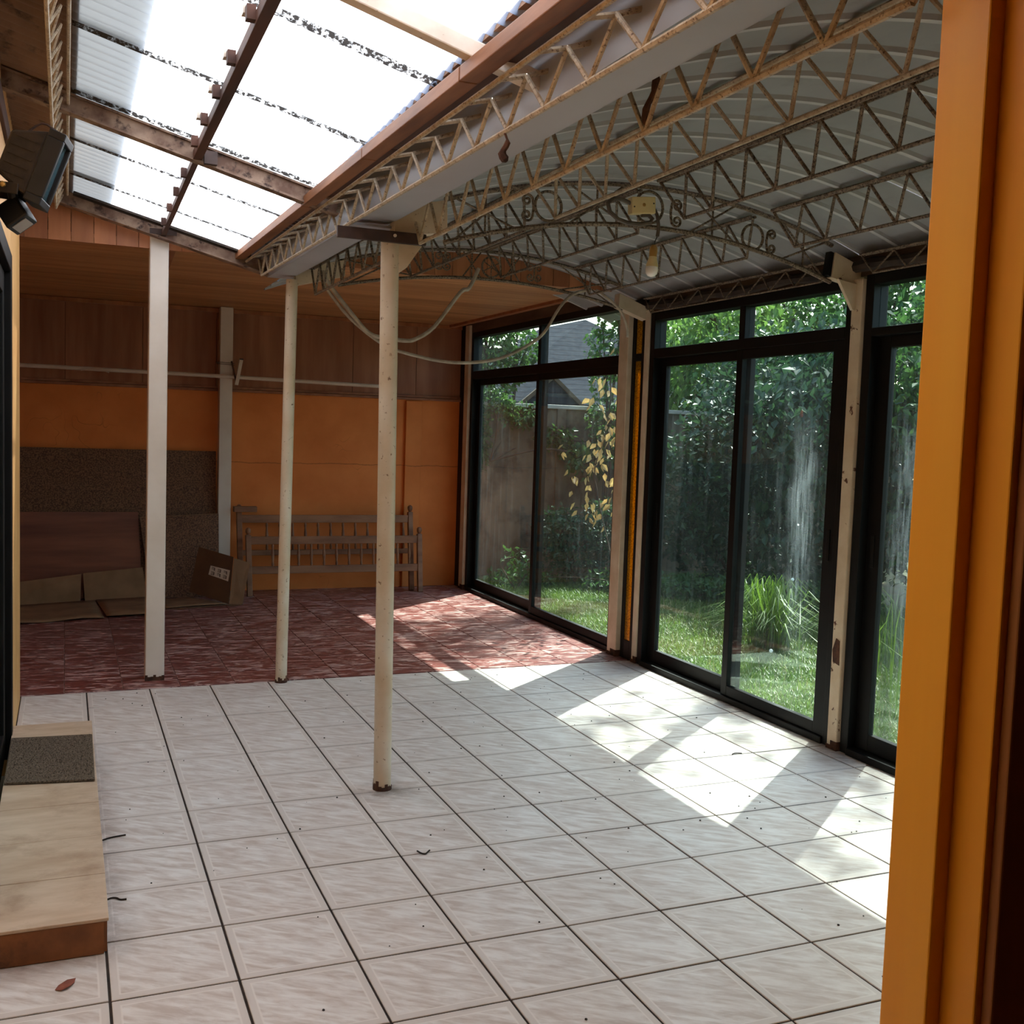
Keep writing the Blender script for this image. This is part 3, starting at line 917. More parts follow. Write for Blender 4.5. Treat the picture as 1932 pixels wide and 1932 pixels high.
chan('roof_rafter', 'grimy steel rafter crossing the middle of the translucent roof', (-1.06, 1.95, zs(-1.06) + .035), (0.27, 1.95, zs(0.27) + .035), 0.065, 0.055, MT['beam'])
r2_ = chan('roof_rafter', 'grimy steel rafter along the rear edge of the translucent roof above the square pillar', (-1.15, 3.875, zs(-1.15) + .04), (0.32, 3.875, zs(0.32) + .04), 0.075, 0.08, MT['beam'])
MB().bar((-0.74, 3.785, zs(-0.74) + .062), (0.20, 3.785, zs(0.20) + .062), 0.075, 0.012).build('dirty_sealant', MT['debris'], r2_)
MB().bar((-0.5, 0.0, zs(-0.5) + .022), (0.345, 0.0, zs(0.345) + .014), 0.040, 0.044).build('roof_rafter', MT['beam_white'], None, bevel=0.004,
    label='white box-section rafter crossing the upper edge of the translucent roof', category='beam')
bt = thing('roof_batten', 'dark brown wooden batten with small blocks under the translucent sheets', 'batten', (-0.29, 1.9, 2.56))
MB().bar((-0.315, -0.9, zs(-0.315) + .022), (-0.298, 1.93, zs(-0.298) + .022), 0.034, 0.036).build('rail', MT['dark_wood'], bt, bevel=0.002)
MB().bar((-0.295, 1.97, zs(-0.295) + .028), (-0.27, 3.85, zs(-0.27) + .028), 0.026, 0.03).build('rail', MT['dark_wood'], bt, bevel=0.002)
for yy in (-0.35, 0.02, 0.38, 0.75, 1.10, 1.44, 1.76, 2.3, 2.7, 3.1, 3.5):
    bx_ = -0.332 + 0.006 * yy if yy < 1.93 else -0.312 + 0.0125 * (yy - 1.97)
    MB().box(bx_ - 0.018, bx_ + 0.006, yy - 0.015, yy + 0.015, zs(bx_) + 0.008, zs(bx_) + 0.046).build('block', MT['dark_wood'], bt)
for yy in (0.38, 0.75, 1.10, 1.44):
    MB().box(-0.352, -0.325, yy + 0.018, yy + 0.05, zs(-0.34) + 0.030, zs(-0.34) + 0.05).build('spacer', MT['pvc'], bt)
MB().box(-0.275, -0.225, 1.895, 1.92, zs(-0.25) + 0.0, zs(-0.25) + 0.05).build('splice_plate', MT['bracket'], bt)
MB().box(-0.345, -0.20, 3.832, 3.838, zs(-0.27) + 0.02, zs(-0.27) + 0.05).build('splice_plate', MT['bracket'], bt)

# fascia board along the gutter edge
fb = thing('fascia_board', 'brown wooden fascia boards along the lower edge of the translucent roof', 'board', (0.17, 1.3, 2.42))
ybr = [-1.2, 0.05, 1.0, 1.98, 3.86]
for a, b in zip(ybr[:-1], ybr[1:]):
    dz = 0.020
    MB().bar((0.152, a + .003, 2.412 + dz * a), (0.152, b - .003, 2.412 + dz * b), 0.052, 0.038).build('plank', MT['fascia'], fb, bevel=0.003)
    MB().bar((0.235, a + .003, 2.452 + dz * a), (0.235, b - .003, 2.452 + dz * b), 0.055, 0.03).build('plank', MT['dark_wood'], fb, bevel=0.003)

# gutter
gt = thing('gutter', 'long grey sheet metal gutter between the two roofs', 'gutter', (0.38, 1.3, 2.35))
g0, g1 = -1.25, 3.88
def gz(y):
    return 2.338 + 0.012 * y
for nm, xa, xb, za, zb in (('bottom', 0.318, 0.448, 0.0, 0.004), ('side', 0.316, 0.320, 0.0, 0.155), ('side', 0.446, 0.450, 0.0, 0.12)):
    vs = []
    for yy in (g0, g1):
        for (px, pz) in ((xa, za), (xb, za), (xb, zb), (xa, zb)):
            vs.append((px, yy, gz(yy) + pz))
    MB().add(vs, [(0, 1, 2, 3), (7, 6, 5, 4), (0, 4, 5, 1), (1, 5, 6, 2), (2, 6, 7, 3), (3, 7, 4, 0)]).build(nm, MT['gutter'], gt)
MB().box(0.26, 0.45, 1.73, 1.80, 2.335, 2.345).build('joint_strap', MT['gutter'], gt)

# ================================================================== LATTICE TRUSSES
def truss(label, x, y0, y1, zb0, slope, depth, pitch, r, m, top_dx=(-0.012, 0.012), rung=False, group='lattice purlin trusses', hang=0):
    o = thing('lattice_truss', label, 'truss', (x, (y0 + y1) / 2, zb0), group=group)
    def zb(y):
        return zb0 + slope * y
    n = max(2, int(round((y1 - y0) / pitch)))
    p = (y1 - y0) / n
    MB().rod((x, y0 + p * 0.5, zb(y0 + p * 0.5)), (x, y1 - p * 0.5, zb(y1 - p * 0.5)), r * 1.15, 6).build('bottom_chord', m, o, smooth=True)
    for k, dx in enumerate(top_dx):
        z_ = depth if not rung else depth + (0.0 if k == 0 else 0.045)
        MB().rod((x + dx, y0, zb(y0) + z_), (x + dx, y1, zb(y1) + z_), r * 1.15, 6).build('top_chord', m, o, smooth=True)
    tx = (top_dx[0] + top_dx[1]) / 2
    tz = depth - 0.004 if not rung else depth + 0.02
    up_ = MB().rod((0, 0, 0), (tx, p / 2, tz + slope * p / 2), r, 6).mesh('web_bar', m, True)
    dn_ = MB().rod((0, 0, 0), (tx, -p / 2, tz - slope * p / 2), r, 6).mesh('web_bar', m, True)
    rg = MB().tube([(top_dx[0], 0, depth), (tx, 0.004, depth + 0.02), (top_dx[1], 0, depth + 0.045)], r * 1.1, 6).mesh('rung', m, True) if rung else None
    for k in range(n):
        yc = y0 + (k + 0.5) * p
        inst('web_bar', up_, o, (x, yc, zb(yc)))
        inst('web_bar', dn_, o, (x, yc, zb(yc)))
        if rung:
            ye = y0 + k * p
            inst('rung', rg, o, (x, ye, zb(ye)))
    return o


truss('triangular rusty lattice truss running along the left side of the gutter', 0.26, -1.22, 3.86, 2.292, 0.022, 0.085, 0.235, 0.0062, MT['truss'], (-0.07, 0.07), True)
nm = ['closest to the gutter', 'second from the gutter', 'under the crown of the arched roof', 'second from the window eave']
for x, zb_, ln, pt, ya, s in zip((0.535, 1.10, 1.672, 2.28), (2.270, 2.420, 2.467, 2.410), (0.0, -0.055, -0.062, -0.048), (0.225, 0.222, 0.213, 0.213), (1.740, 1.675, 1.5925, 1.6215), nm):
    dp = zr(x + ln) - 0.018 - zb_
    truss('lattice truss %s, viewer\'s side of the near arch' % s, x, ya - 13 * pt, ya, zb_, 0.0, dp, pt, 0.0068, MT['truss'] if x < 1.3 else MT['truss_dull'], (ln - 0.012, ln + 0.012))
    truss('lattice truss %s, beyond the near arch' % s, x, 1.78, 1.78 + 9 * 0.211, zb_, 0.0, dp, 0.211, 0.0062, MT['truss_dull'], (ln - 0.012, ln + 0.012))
for a, b, s in ((-1.22, 1.58, 'right of the peeling post'), (1.74, 3.63, 'above the middle window')):
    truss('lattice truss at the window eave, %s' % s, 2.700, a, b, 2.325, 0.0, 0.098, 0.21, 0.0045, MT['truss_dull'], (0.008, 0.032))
truss('lattice truss under the brown roof strip at the left wall', -0.825, -0.6, 3.80, 2.60, 0.008, 0.09, 0.16, 0.0055, MT['truss'], (0.01, 0.055))
tp = MB()
tp.tube([(2.758, y_, 2.375 + 0.008 * math.sin(9 * y_)) for y_ in np.linspace(-1.2, 3.66, 40)], [0.028 + 0.006 * math.sin(17 * y_) for y_ in np.linspace(-1.2, 3.66, 40)], 8)
tp.build('rolled_tarp', MT['tarp'], None, smooth=True, label='dark rolled tarp lying along the window eave under the metal roof', category='tarp')

# ================================================================== ARCHES
def spiral(c, r0, turns, a0, sgn, y, n=22, tail=None):
    pts = []
    for k in range(n + 1):
        t = k / n
        a = a0 + sgn * turns * 2 * math.pi * t
        rr = r0 * (1 - 0.80 * t)
        pts.append((c[0] + rr * math.cos(a), y, c[1] + rr * math.sin(a)))
    if tail:
        pts = [(tail[0], y, tail[1])] + pts
    return pts


def arch(label, y, x0, x1, zt, zb, rings, pairs, quads, crosses, m, spokes=False):
    o = thing('arch_truss', label, 'truss', ((x0 + x1) / 2, y, zb((x0 + x1) / 2)), group='scrolled arch trusses')
    xs = np.linspace(x0, x1, 28)
    MB().tube([(x_, y, zt(x_)) for x_ in xs], 0.011, 6).build('top_chord', m, o, smooth=True)
    MB().tube([(x_, y, zb(x_)) for x_ in xs], 0.011, 6).build('bottom_chord', m, o, smooth=True)
    for (cx, cz, r) in rings:
        g = MB().tube([(cx + r * math.cos(a), y, cz + r * math.sin(a)) for a in np.linspace(0, 2 * math.pi, 28, endpoint=False)], 0.0065, 6, closed=True).build('ring', m, o, smooth=True)
        if spokes:
            for k in range(3):
                a = math.pi * k / 3 + 0.5
                MB().rod((cx - r * math.cos(a), y, cz - r * math.sin(a)), (cx + r * math.cos(a), y, cz + r * math.sin(a)), 0.0035, 5).build('spoke', m, g)
    for (cx, cz1, cz2, r, sd) in pairs:
        zm = (cz1 + cz2) / 2
        for cz, sg in ((cz1, 1), (cz2, -1)):
            MB().tube(spiral((cx, cz), r, 1.4, math.pi if sd > 0 else 0, -sg * sd, y, tail=(cx - sd * r * 1.15, zm)), 0.006, 6).build('scroll', m, o, smooth=True)
    for (cx, cz, r) in quads:
        for sx in (-1, 1):
            for sz in (-1, 1):
                MB().tube(spiral((cx + sx * r * 1.05, cz + sz * r * 1.1), r, 1.4, math.pi if sx > 0 else 0, -sx * sz, y, tail=(cx, cz - sz * r * 0.1)), 0.005, 6).build('scroll', m, o, smooth=True)
    for (a, b) in crosses:
        MB().rod((a, y, zb(a)), (b, y, zt(b)), 0.005, 5).build('brace', m, o, smooth=True)
        MB().rod((a, y, zt(a)), (b, y, zb(b)), 0.005, 5).build('brace', m, o, smooth=True)
        MB().rod(((a + b) / 2, y, zb((a + b) / 2)), ((a + b) / 2, y, zt((a + b) / 2)), 0.005, 5).build('brace', m, o, smooth=True)
    return o


def zt1(x): return 2.634 - (x - 1.66) ** 2 / 6.1
def zb1(x): return 2.460 - (x - 1.66) ** 2 / 6.1
arch('near scrolled steel arch carrying the junction box and bulb', 1.70, 0.66, 2.64, zt1, zb1,
     [(1.127, 2.495, 0.062), (1.62, 2.545, 0.07), (2.178, 2.47, 0.058)],
     [(1.028, 2.510, 2.448, 0.027, -1), (1.764, 2.567, 2.500, 0.028, 1), (2.285, 2.490, 2.428, 0.025, 1)], [],
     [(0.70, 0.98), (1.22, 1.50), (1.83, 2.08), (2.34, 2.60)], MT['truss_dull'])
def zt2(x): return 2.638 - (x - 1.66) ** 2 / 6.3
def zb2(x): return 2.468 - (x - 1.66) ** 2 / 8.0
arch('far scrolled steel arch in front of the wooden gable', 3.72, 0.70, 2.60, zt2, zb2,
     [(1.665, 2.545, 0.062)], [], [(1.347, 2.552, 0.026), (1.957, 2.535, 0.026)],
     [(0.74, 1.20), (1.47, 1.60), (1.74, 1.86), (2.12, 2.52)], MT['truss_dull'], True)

# end plates and gussets of the arches
def plate(label, parts):
    o = thing('bracket_plate', label, 'bracket', parts[0][1], group='cream end brackets of the arches')
    for nm_, loc, poly, a, b, m in parts:
        MB().prism(poly, 1, a, b).build(nm_, m, o, bevel=0.002)
    return o


plate('cream bracket box on top of the nearest round pole', [
    ('box_plate', (0.55, 1.71, 2.35), [(0.445, 2.30), (0.672, 2.335), (0.668, 2.468), (0.60, 2.452), (0.445, 2.37)], 1.69, 1.76, MT['cream_post']),
    ('gusset', (0.55, 1.71, 2.2), [(0.465, 2.15), (0.505, 2.18), (0.585, 2.30), (0.465, 2.285)], 1.70, 1.72, MT['cream_post'])])
plate('cream bracket box on top of the thinner round pole', [
    ('box_plate', (0.58, 3.71, 2.4), [(0.445, 2.325), (0.735, 2.405), (0.732, 2.500), (0.60, 2.465), (0.445, 2.39)], 3.69, 3.75, MT['cream_post'])])
plate('chipped cream bracket box on top of the peeling window post', [
    ('box_plate', (2.7, 1.68, 2.35), [(2.615, 2.318), (2.80, 2.286), (2.82, 2.375), (2.63, 2.440)], 1.66, 1.715, MT['chipped']),
    ('gusset', (2.7, 1.68, 2.2), [(2.640, 2.312), (2.735, 2.17), (2.752, 2.17), (2.752, 2.296)], 1.64, 1.66, MT['chipped']),
    ('dark_end', (2.6, 1.69, 2.38), [(2.592, 2.33), (2.614, 2.322), (2.626, 2.437), (2.606, 2.443)], 1.665, 1.705, MT['black'])])
plate('cream bracket box above the amber glass strip', [
    ('box_plate', (2.67, 3.72, 2.4), [(2.56, 2.365), (2.79, 2.290), (2.80, 2.372), (2.565, 2.455)], 3.70, 3.77, MT['cream'])])
bb = thing('bracket_bar', 'dark steel bar bolted across the top of the nearest round pole', 'bracket', (0.39, 1.675, 2.29))
MB().box(0.206, 0.573, 1.662, 1.680, 2.268, 2.314).build('bar', MT['bracket'], bb, bevel=0.003)
MB().lathe([(0.007, 0), (0.007, 0.004), (0.004, 0.006)], (0.44, 1.662, 2.296), (0, -1, 0), 8).build('bolt', MT['pvc'], bb)

# ================================================================== ELECTRICS
jb = thing('junction_box', 'ivory plastic junction box fixed to the near arch', 'junction box', (1.565, 1.66, 2.54))
MB().prism([(1.507, 2.497), (1.626, 2.510), (1.622, 2.583), (1.503, 2.570)], 1, 1.648, 1.69).build('box', MT['ivory'], jb, bevel=0.004)
for px, pz in ((1.517, 2.528), (1.613, 2.552)):
    MB().lathe([(0.0035, 0), (0.0035, 0.002)], (px, 1.648, pz), (0, -1, 0), 8).build('screw', MT['copper'], jb)
MB().lathe([(0.008, 0), (0.008, 0.002), (0.004, 0.003)], (1.565, 1.648, 2.541), (0, -1, 0), 10).build('knockout', MT['brass'], jb)
MB().tube([(1.507, 1.668, 2.545), (1.46, 1.665, 2.556), (1.42, 1.662, 2.556), (1.392, 1.66, 2.532), (1.402, 1.658, 2.494), (1.44, 1.656, 2.468),
           (1.49, 1.656, 2.456), (1.55, 1.657, 2.457), (1.605, 1.66, 2.470), (1.618, 1.664, 2.488), (1.60, 1.668, 2.504), (1.565, 1.67, 2.50)], 0.010, 8).build('corrugated_conduit', MT['conduit_dark'], jb, smooth=True)
lb = thing('light_bulb', 'bare white bulb hanging from the near arch below the junction box', 'bulb', (1.612, 1.655, 2.24))
MB().tube([(1.626, 1.66, 2.53), (1.640, 1.658, 2.50), (1.648, 1.656, 2.45), (1.642, 1.655, 2.412)], 0.008, 7).build('cord_sleeve', MT['conduit_dark'], lb, smooth=True)
MB().tube([(1.642, 1.655, 2.414), (1.632, 1.655, 2.392), (1.627, 1.655, 2.372)], 0.0025, 5).build('cord', MT['copper'], lb)
MB().lathe([(0.009, 0), (0.017, -0.012), (0.0185, -0.03), (0.0175, -0.048), (0.0185, -0.052)], (1.627, 1.655, 2.374), (0.06, 0, 1), 14).build('socket', MT['brass'], lb, smooth=True)
MB().lathe([(0.0185, -0.052), (0.019, -0.062), (0.026, -0.085), (0.0275, -0.097)], (1.627, 1.655, 2.374), (0.06, 0, 1), 16).build('bulb_body', MT['ivory'], lb, smooth=True)
MB().lathe([(0.0275, -0.097), (0.029, -0.110), (0.026, -0.126), (0.016, -0.137), (0.004, -0.141)], (1.627, 1.655, 2.374), (0.06, 0, 1), 16).build('bulb_globe', MT['bulb'], lb, smooth=True)


def smooth_path(pts, k=4):
    P = [Vector(p) for p in pts]
    out = []
    for i in range(len(P) - 1):
        p0, p1, p2, p3 = P[max(i - 1, 0)], P[i], P[i + 1], P[min(i + 2, len(P) - 1)]
        for j in range(k):
            t = j / k
            out.append(0.5 * ((2 * p1) + (-p0 + p2) * t + (2 * p0 - 5 * p1 + 4 * p2 - p3) * t * t + (-p0 + 3 * p1 - 3 * p2 + p3) * t ** 3))
    out.append(P[-1])
    return out


def pathobj(name, label, cat, xz, y, r, m, group=None):
    o = MB().tube(smooth_path([(a, y, b) for a, b in xz]), r, 8).build(name, m, None, smooth=True, label=label, category=cat)
    if group:
        o['group'] = group
    return o


pathobj('conduit', 'short pale conduit drooping from the far arch and bending up to the scroll wheel', 'conduit',
        [(0.607, 2.42), (0.62, 2.365), (0.804, 2.15), (0.889, 2.075), (0.977, 2.060), (1.099, 2.051), (1.166, 2.065), (1.281, 2.146), (1.442, 2.363), (1.5, 2.396), (1.558, 2.52)], 3.66, 0.0125, MT['conduit'], 'drooping conduits')
pathobj('conduit', 'long thin cable sagging low from the thinner pole across to the rear window', 'conduit',
        [(0.585, 2.42), (0.61, 2.345), (0.765, 2.165), (0.975, 2.020), (1.101, 1.982), (1.335, 1.944), (1.535, 1.946), (1.739, 1.987), (1.924, 2.081), (2.028, 2.167), (2.127, 2.328), (2.219, 2.419), (2.346, 2.46)], 3.685, 0.010, MT['conduit'], 'drooping conduits')
pathobj('conduit', 'short cable curling down onto the wide cream post of the rear window', 'conduit',
        [(2.36, 2.45), (2.403, 2.432), (2.53, 2.347), (2.59, 2.242), (2.598, 2.167)], 3.64, 0.009, MT['conduit'], 'drooping conduits')

# floodlight
FC = Vector((-0.800, 0.80, 2.205))
fn = (0.91 * r2 - 0.36 * u2 + 0.27 * fw).normalized()
fa = (0.37 * r2 + 0.93 * u2)
fa = (fa - fn * fa.dot(fn)).normalized()
fbv = fn.cross(fa).normalized()
fl_ = thing('floodlight', 'dark dusty floodlight with motion sensor on the left wall', 'floodlight', (-0.95, 0.80, 2.15))


def obox(c, a, b, n, la, lb_, ln, ta=None, tb=None):
    # box from c backwards along -n, optionally tapered at the back
    ta = la if ta is None else ta
    tb = lb_ if tb is None else tb
    vs = []
    for (d, sa, sb) in ((0, la, lb_), (-ln, ta, tb)):
        for i, j in ((-1, -1), (1, -1), (1, 1), (-1, 1)):
            vs.append(c + n * d + a * (sa / 2 * i) + b * (sb / 2 * j))
    return MB().add(vs, [(0, 1, 2, 3), (7, 6, 5, 4), (0, 4, 5, 1), (1, 5, 6, 2), (2, 6, 7, 3), (3, 7, 4, 0)])


mb = MB()
for s_ in (-1, 1):
    t_ = obox(FC + fa * (0.093 * s_), fa, fbv, fn, 0.022, 0.135, 0.046)
    mb.add(t_.v, t_.f)
    t_ = obox(FC + fbv * (0.058 * s_), fa, fbv, fn, 0.165, 0.02, 0.046)
    mb.add(t_.v, t_.f)
mb.build('front_frame', MT['flood_trim'], fl_, bevel=0.003)
obox(FC - fn * 0.012, fa, fbv, fn, 0.166, 0.098, 0.004).build('lens', MT['flood_glass'], fl_)
hs = obox(FC - fn * 0.044, fa, fbv, fn, 0.190, 0.128, 0.095, 0.120, 0.095).build('housing', MT['flood_black'], fl_, bevel=0.008)
for k in range(5):
    o_ = (k - 2) * 0.026
    obox(FC - fn * 0.06 + fa * o_, fa, fbv, fn, 0.004, 0.128, 0.066, 0.004, 0.104).build('cooling_fin', MT['flood_black'], hs)
hp = FC - fn * 0.075 - fa * 0.085 - fbv * 0.0
for s_ in (-1, 1):
    MB().bar(hp + fbv * (0.062 * s_) + fn * 0.01, hp + fbv * (0.05 * s_) - r2 * 0.10 + u2 * 0.012, 0.006, 0.03).build('bracket_arm', MT['flood_black'], fl_, bevel=0.002)
sc_ = hp + fn * 0.0 - fw * 0.066 - r2 * 0.012
MB().lathe([(0.008, 0), (0.008, 0.006), (0.004, 0.008)], sc_, -fw, 10).build('screw', MT['screw'], fl_)
MB().tube(smooth_path([FC - fn * 0.12 + fa * 0.05, FC - fn * 0.085 + fa * 0.115, FC - fn * 0.03 + fa * 0.108]), 0.0035, 6).build('guard_wire', MT['bracket'], fl_)
se = FC - fa * 0.115 - r2 * 0.055 - u2 * 0.035
sn = (0.55 * r2 - 0.8 * u2 - 0.15 * fw).normalized()
sa_ = (0.8 * r2 + 0.55 * u2)
sa_ = (sa_ - sn * sa_.dot(sn)).normalized()
sb_ = sn.cross(sa_)
ss = obox(se, sa_, sb_, sn, 0.07, 0.06, 0.075).build('sensor_body', MT['flood_trim'], fl_, bevel=0.006)
obox(se + sn * 0.002 - sa_ * 0.0, sa_, sb_, sn, 0.045, 0.04, 0.004).build('sensor_lens', MT['sensor_lens'], ss)
MB().tube([se - sn * 0.06 + sa_ * 0.01, hp - fn * 0.02], 0.014, 8).build('sensor_joint', MT['flood_trim'], fl_, smooth=True)
obox(Vector((-0.985, 0.80, 2.15)) + Vector((0.02, 0, 0)), Vector((0, 1, 0)), Vector((0, 0, 1)), Vector((1, 0, 0)), 0.09, 0.12, 0.035).build('wall_mount', MT['flood_black'], fl_, bevel=0.004)

# scraps caught on the truss wires
for lab, pth, r_ in (('shrivelled dry leaf scrap hanging from the truss beside the gutter', [(0.258, 0.06, 2.288), (0.262, 0.05, 2.262), (0.250, 0.055, 2.235), (0.262, 0.05, 2.215)], [0.003, 0.008, 0.011, 0.004]),
                     ('twisted scrap of rope wrapped around a web bar of the truss closest to the gutter', [(0.520, -0.17, 2.398), (0.548, -0.19, 2.405), (0.552, -0.18, 2.37), (0.540, -0.165, 2.33), (0.545, -0.16, 2.29)], [0.008, 0.011, 0.008, 0.010, 0.005])):
    MB().tube(smooth_path(pth, 3), [r_[min(int(i / 3), len(r_) - 1)] for i in range(3 * (len(pth) - 1) + 1)], 6).build('scrap', MT['rust'], None, smooth=True, label=lab, category='scrap')

# ================================================================== STEP AND MAT
stp = thing('tiled_step', 'low tiled step below the left door, ochre riser', 'step', (-0.83, 1.67, 0))
MB().box(-0.995, -0.672, 0.618, 2.735, 0.0, 0.098).build('core', MT['step_side'], stp)
for k, (a, b) in enumerate(((0.606, 0.93), (0.93, 1.26), (1.26, 1.60), (1.60, 1.94), (1.94, 2.28), (2.28, 2.745))):
    MB().box(-0.995, -0.660, a + .0012, b - .0012, 0.098, 0.108 + 0.0005 * (k % 2)).build('tread_tile', MT['step'], stp, bevel=0.002)
for k in range(7):
    a = 0.62 + k * 0.302
    MB().box(-0.672, -0.664, a + .001, a + 0.301, 0.003, 0.097).build('riser_tile', MT['step_side'], stp)
MB().box(-0.995, -0.673, 0.610, 0.618, 0.003, 0.097).build('riser_tile', MT['step_side'], stp)
dm = thing('door_mat', 'dark brown coir door mat lying on the tiled step', 'mat', (-0.83, 2.16, 0.109))
MB().prism([(-0.992, 1.885), (-0.668, 1.835), (-0.664, 2.475), (-0.992, 2.505)], 2, 0.1095, 0.120).build('pad', MT['mat'], dm, bevel=0.003)
mb = MB()
for k in range(1400):
    px, py = random.uniform(-0.985, -0.672), random.uniform(1.89, 2.46)
    a = random.uniform(0, 6.28)
    mb.add([(px, py, 0.1195), (px + .003 * math.cos(a), py + .003 * math.sin(a), 0.1195), (px + random.uniform(-.004, .004), py + random.uniform(-.004, .004), 0.1195 + random.uniform(.004, .009))], [(0, 1, 2)])
mb.build('bristles', MT['mat'], dm, kind='stuff')

# ================================================================== REAR CLUTTER
b1 = MB().slab([(-1.33, 7.13, 0.0), (0.46, 7.13, 0.0), (0.46, 7.235, 1.265), (-1.33, 7.235, 1.265)], 0.012)
b1.build('leaning_board', MT['chip'], None, label='large speckled brown chipboard sheet leaning on the back wall, tallest', category='board', group='boards leaning at the back wall')
b2 = MB().slab([(-1.33, 7.05, 0.0), (-0.16, 7.05, 0.0), (-0.20, 7.125, 0.73), (-1.33, 7.125, 0.73)], 0.010)
b2.build('leaning_board', MT['red_panel'], None, label='low glossy reddish wooden panel leaning behind the flattened cardboard', category='board', group='boards leaning at the back wall')
b3 = thing('leaning_board', 'smaller chipboard panel with pale top edge behind the cardboard box', 'board', (0.14, 7.02, 0), group='boards leaning at the back wall')
MB().slab([(-0.10, 6.98, 0.0), (0.47, 6.98, 0.0), (0.47, 7.085, 0.715), (-0.187, 7.085, 0.683)], 0.012).build('panel', MT['chip'], b3)
MB().bar((-0.187, 7.078, 0.688), (0.47, 7.078, 0.72), 0.014, 0.005).build('edge_strip', MT['cardboard'], b3)

cs = thing('flattened_carton', 'flattened cardboard carton lying on the red tiles at the left', 'cardboard', (-0.65, 6.4, 0), group='cardboard pieces')
def wavy(poly_fn, nu, nv, m, name, parent, t=0.004):
    mb = MB()
    for j in range(nv + 1):
        for i in range(nu + 1):
            mb.v.append(tuple(poly_fn(i / nu, j / nv)))
    for j in range(nv):
        for i in range(nu):
            a = j * (nu + 1) + i
            mb.f.append((a, a + 1, a + nu + 2, a + nu + 1))
    o = mb.build(name, m, parent, smooth=True)
    md = o.modifiers.new('solid', 'SOLIDIFY')
    md.thickness = t
    md.offset = 1
    return o


def bil(a, b, c, d):
    a, b, c, d = map(Vector, (a, b, c, d))
    return lambda u, v: (a * (1 - u) + b * u) * (1 - v) + (d * (1 - u) + c * u) * v


f1 = bil((-1.33, 5.86, 0.004), (-0.50, 6.07, 0.004), (-0.55, 6.93, 0.004), (-1.33, 6.72, 0.004))
wavy(lambda u, v: f1(u, v) + Vector((0, 0, 0.012 * math.sin(6 * u) ** 2 * (1 - v))), 10, 6, MT['cardboard'], 'floor_flap', cs)
f2 = bil((-0.485, 6.07, 0.018), (-0.16, 6.10, 0.022), (-0.12, 7.0, 0.008), (-0.54, 6.93, 0.008))
wavy(lambda u, v: f2(u, v), 6, 4, MT['cardboard'], 'floor_flap', cs)
MB().slab([(-1.33, 6.71, 0.004), (-0.66, 6.90, 0.004), (-0.655, 6.94, 0.225), (-1.33, 6.80, 0.165)], 0.005).build('upright_flap', MT['cardboard'], cs)
MB().slab([(-0.625, 6.90, 0.004), (-0.13, 6.985, 0.004), (-0.165, 7.03, 0.262), (-0.64, 6.95, 0.230)], 0.005).build('upright_flap', MT['cardboard'], cs)
cx_ = thing('cardboard_box', 'open cardboard box with a paper label leaning before the white rear pillar', 'box', (0.3, 6.6, 0), group='cardboard pieces')
f3 = bil((-0.035, 6.40, 0.006), (0.47, 6.50, 0.012), (0.22, 6.90, 0.01), (-0.10, 6.86, 0.006))
wavy(lambda u, v: f3(u, v) + Vector((0, 0, 0.014 * u * (1 - u))), 8, 6, MT['cardboard'], 'bottom_flap', cx_)
MB().slab([(-0.03, 6.385, 0.002), (0.07, 6.355, 0.002), (0.47, 6.485, 0.002), (0.44, 6.52, 0.002)], 0.004).build('bottom_flap', MT['cardboard_dark'], cx_)
A0, A1, A2, A3 = Vector((0.20, 6.80, 0.075)), Vector((0.49, 6.515, 0.006)), Vector((0.545, 6.66, 0.385)), Vector((0.29, 6.911, 0.446))
MB().slab([A0, A1, A2, A3], 0.005).build('side_panel', MT['cardboard_dark'], cx_)
B1, B2_ = Vector((0.600, 6.49, 0.004)), Vector((0.680, 6.64, 0.335))
MB().slab([A1 + Vector((.004, -.002, 0)), B1, B2_, A2 + Vector((.004, -.002, -.01))], 0.005).build('side_flap', MT['cardboard'], cx_)
MB().slab([Vector((0.43, 6.47, 0.002)), Vector((0.52, 6.43, 0.002)), B1 + Vector((0, -0.02, 0)), A1], 0.003).build('bottom_flap', MT['cardboard_dark'], cx_)


def onA(u, v, off=0.006):
    p = (A0 * (1 - u) + A1 * u) * (1 - v) + (A3 * (1 - u) + A2 * u) * v
    nrm = (A1 - A0).cross(A3 - A0).normalized()
    if nrm.dot(Vector((-0.777, -2.52, 1.5)) - p) < 0:
        nrm = -nrm
    return p + nrm * off


lb_ = MB().add([onA(.40, .48), onA(.93, .46), onA(.95, .70), onA(.42, .68)], [(0, 1, 2, 3)]).build('paper_label', MT['label_paper'], cx_)
md = lb_.modifiers.new('solid', 'SOLIDIFY'); md.thickness = 0.001
mb = MB()
for r_ in range(2):
    for k in range(3):
        u0, v0 = 0.46 + k * 0.165, 0.495 + r_ * 0.095
        for (ua, va, ub, vb) in ((0, 0, .09, .012), (0, .055, .09, .067), (.07, 0, .09, .065), (0, .028, .08, .038)):
            if (r_ + k) % 2 and va == 0 and ua == 0:
                continue
            mb.add([onA(u0 + ua, v0 + va, .0075), onA(u0 + ub, v0 + va, .0075), onA(u0 + ub, v0 + vb, .0075), onA(u0 + ua, v0 + vb, .0075)], [(0, 1, 2, 3)])
mb.build('label_print', MT['label_ink'], lb_)


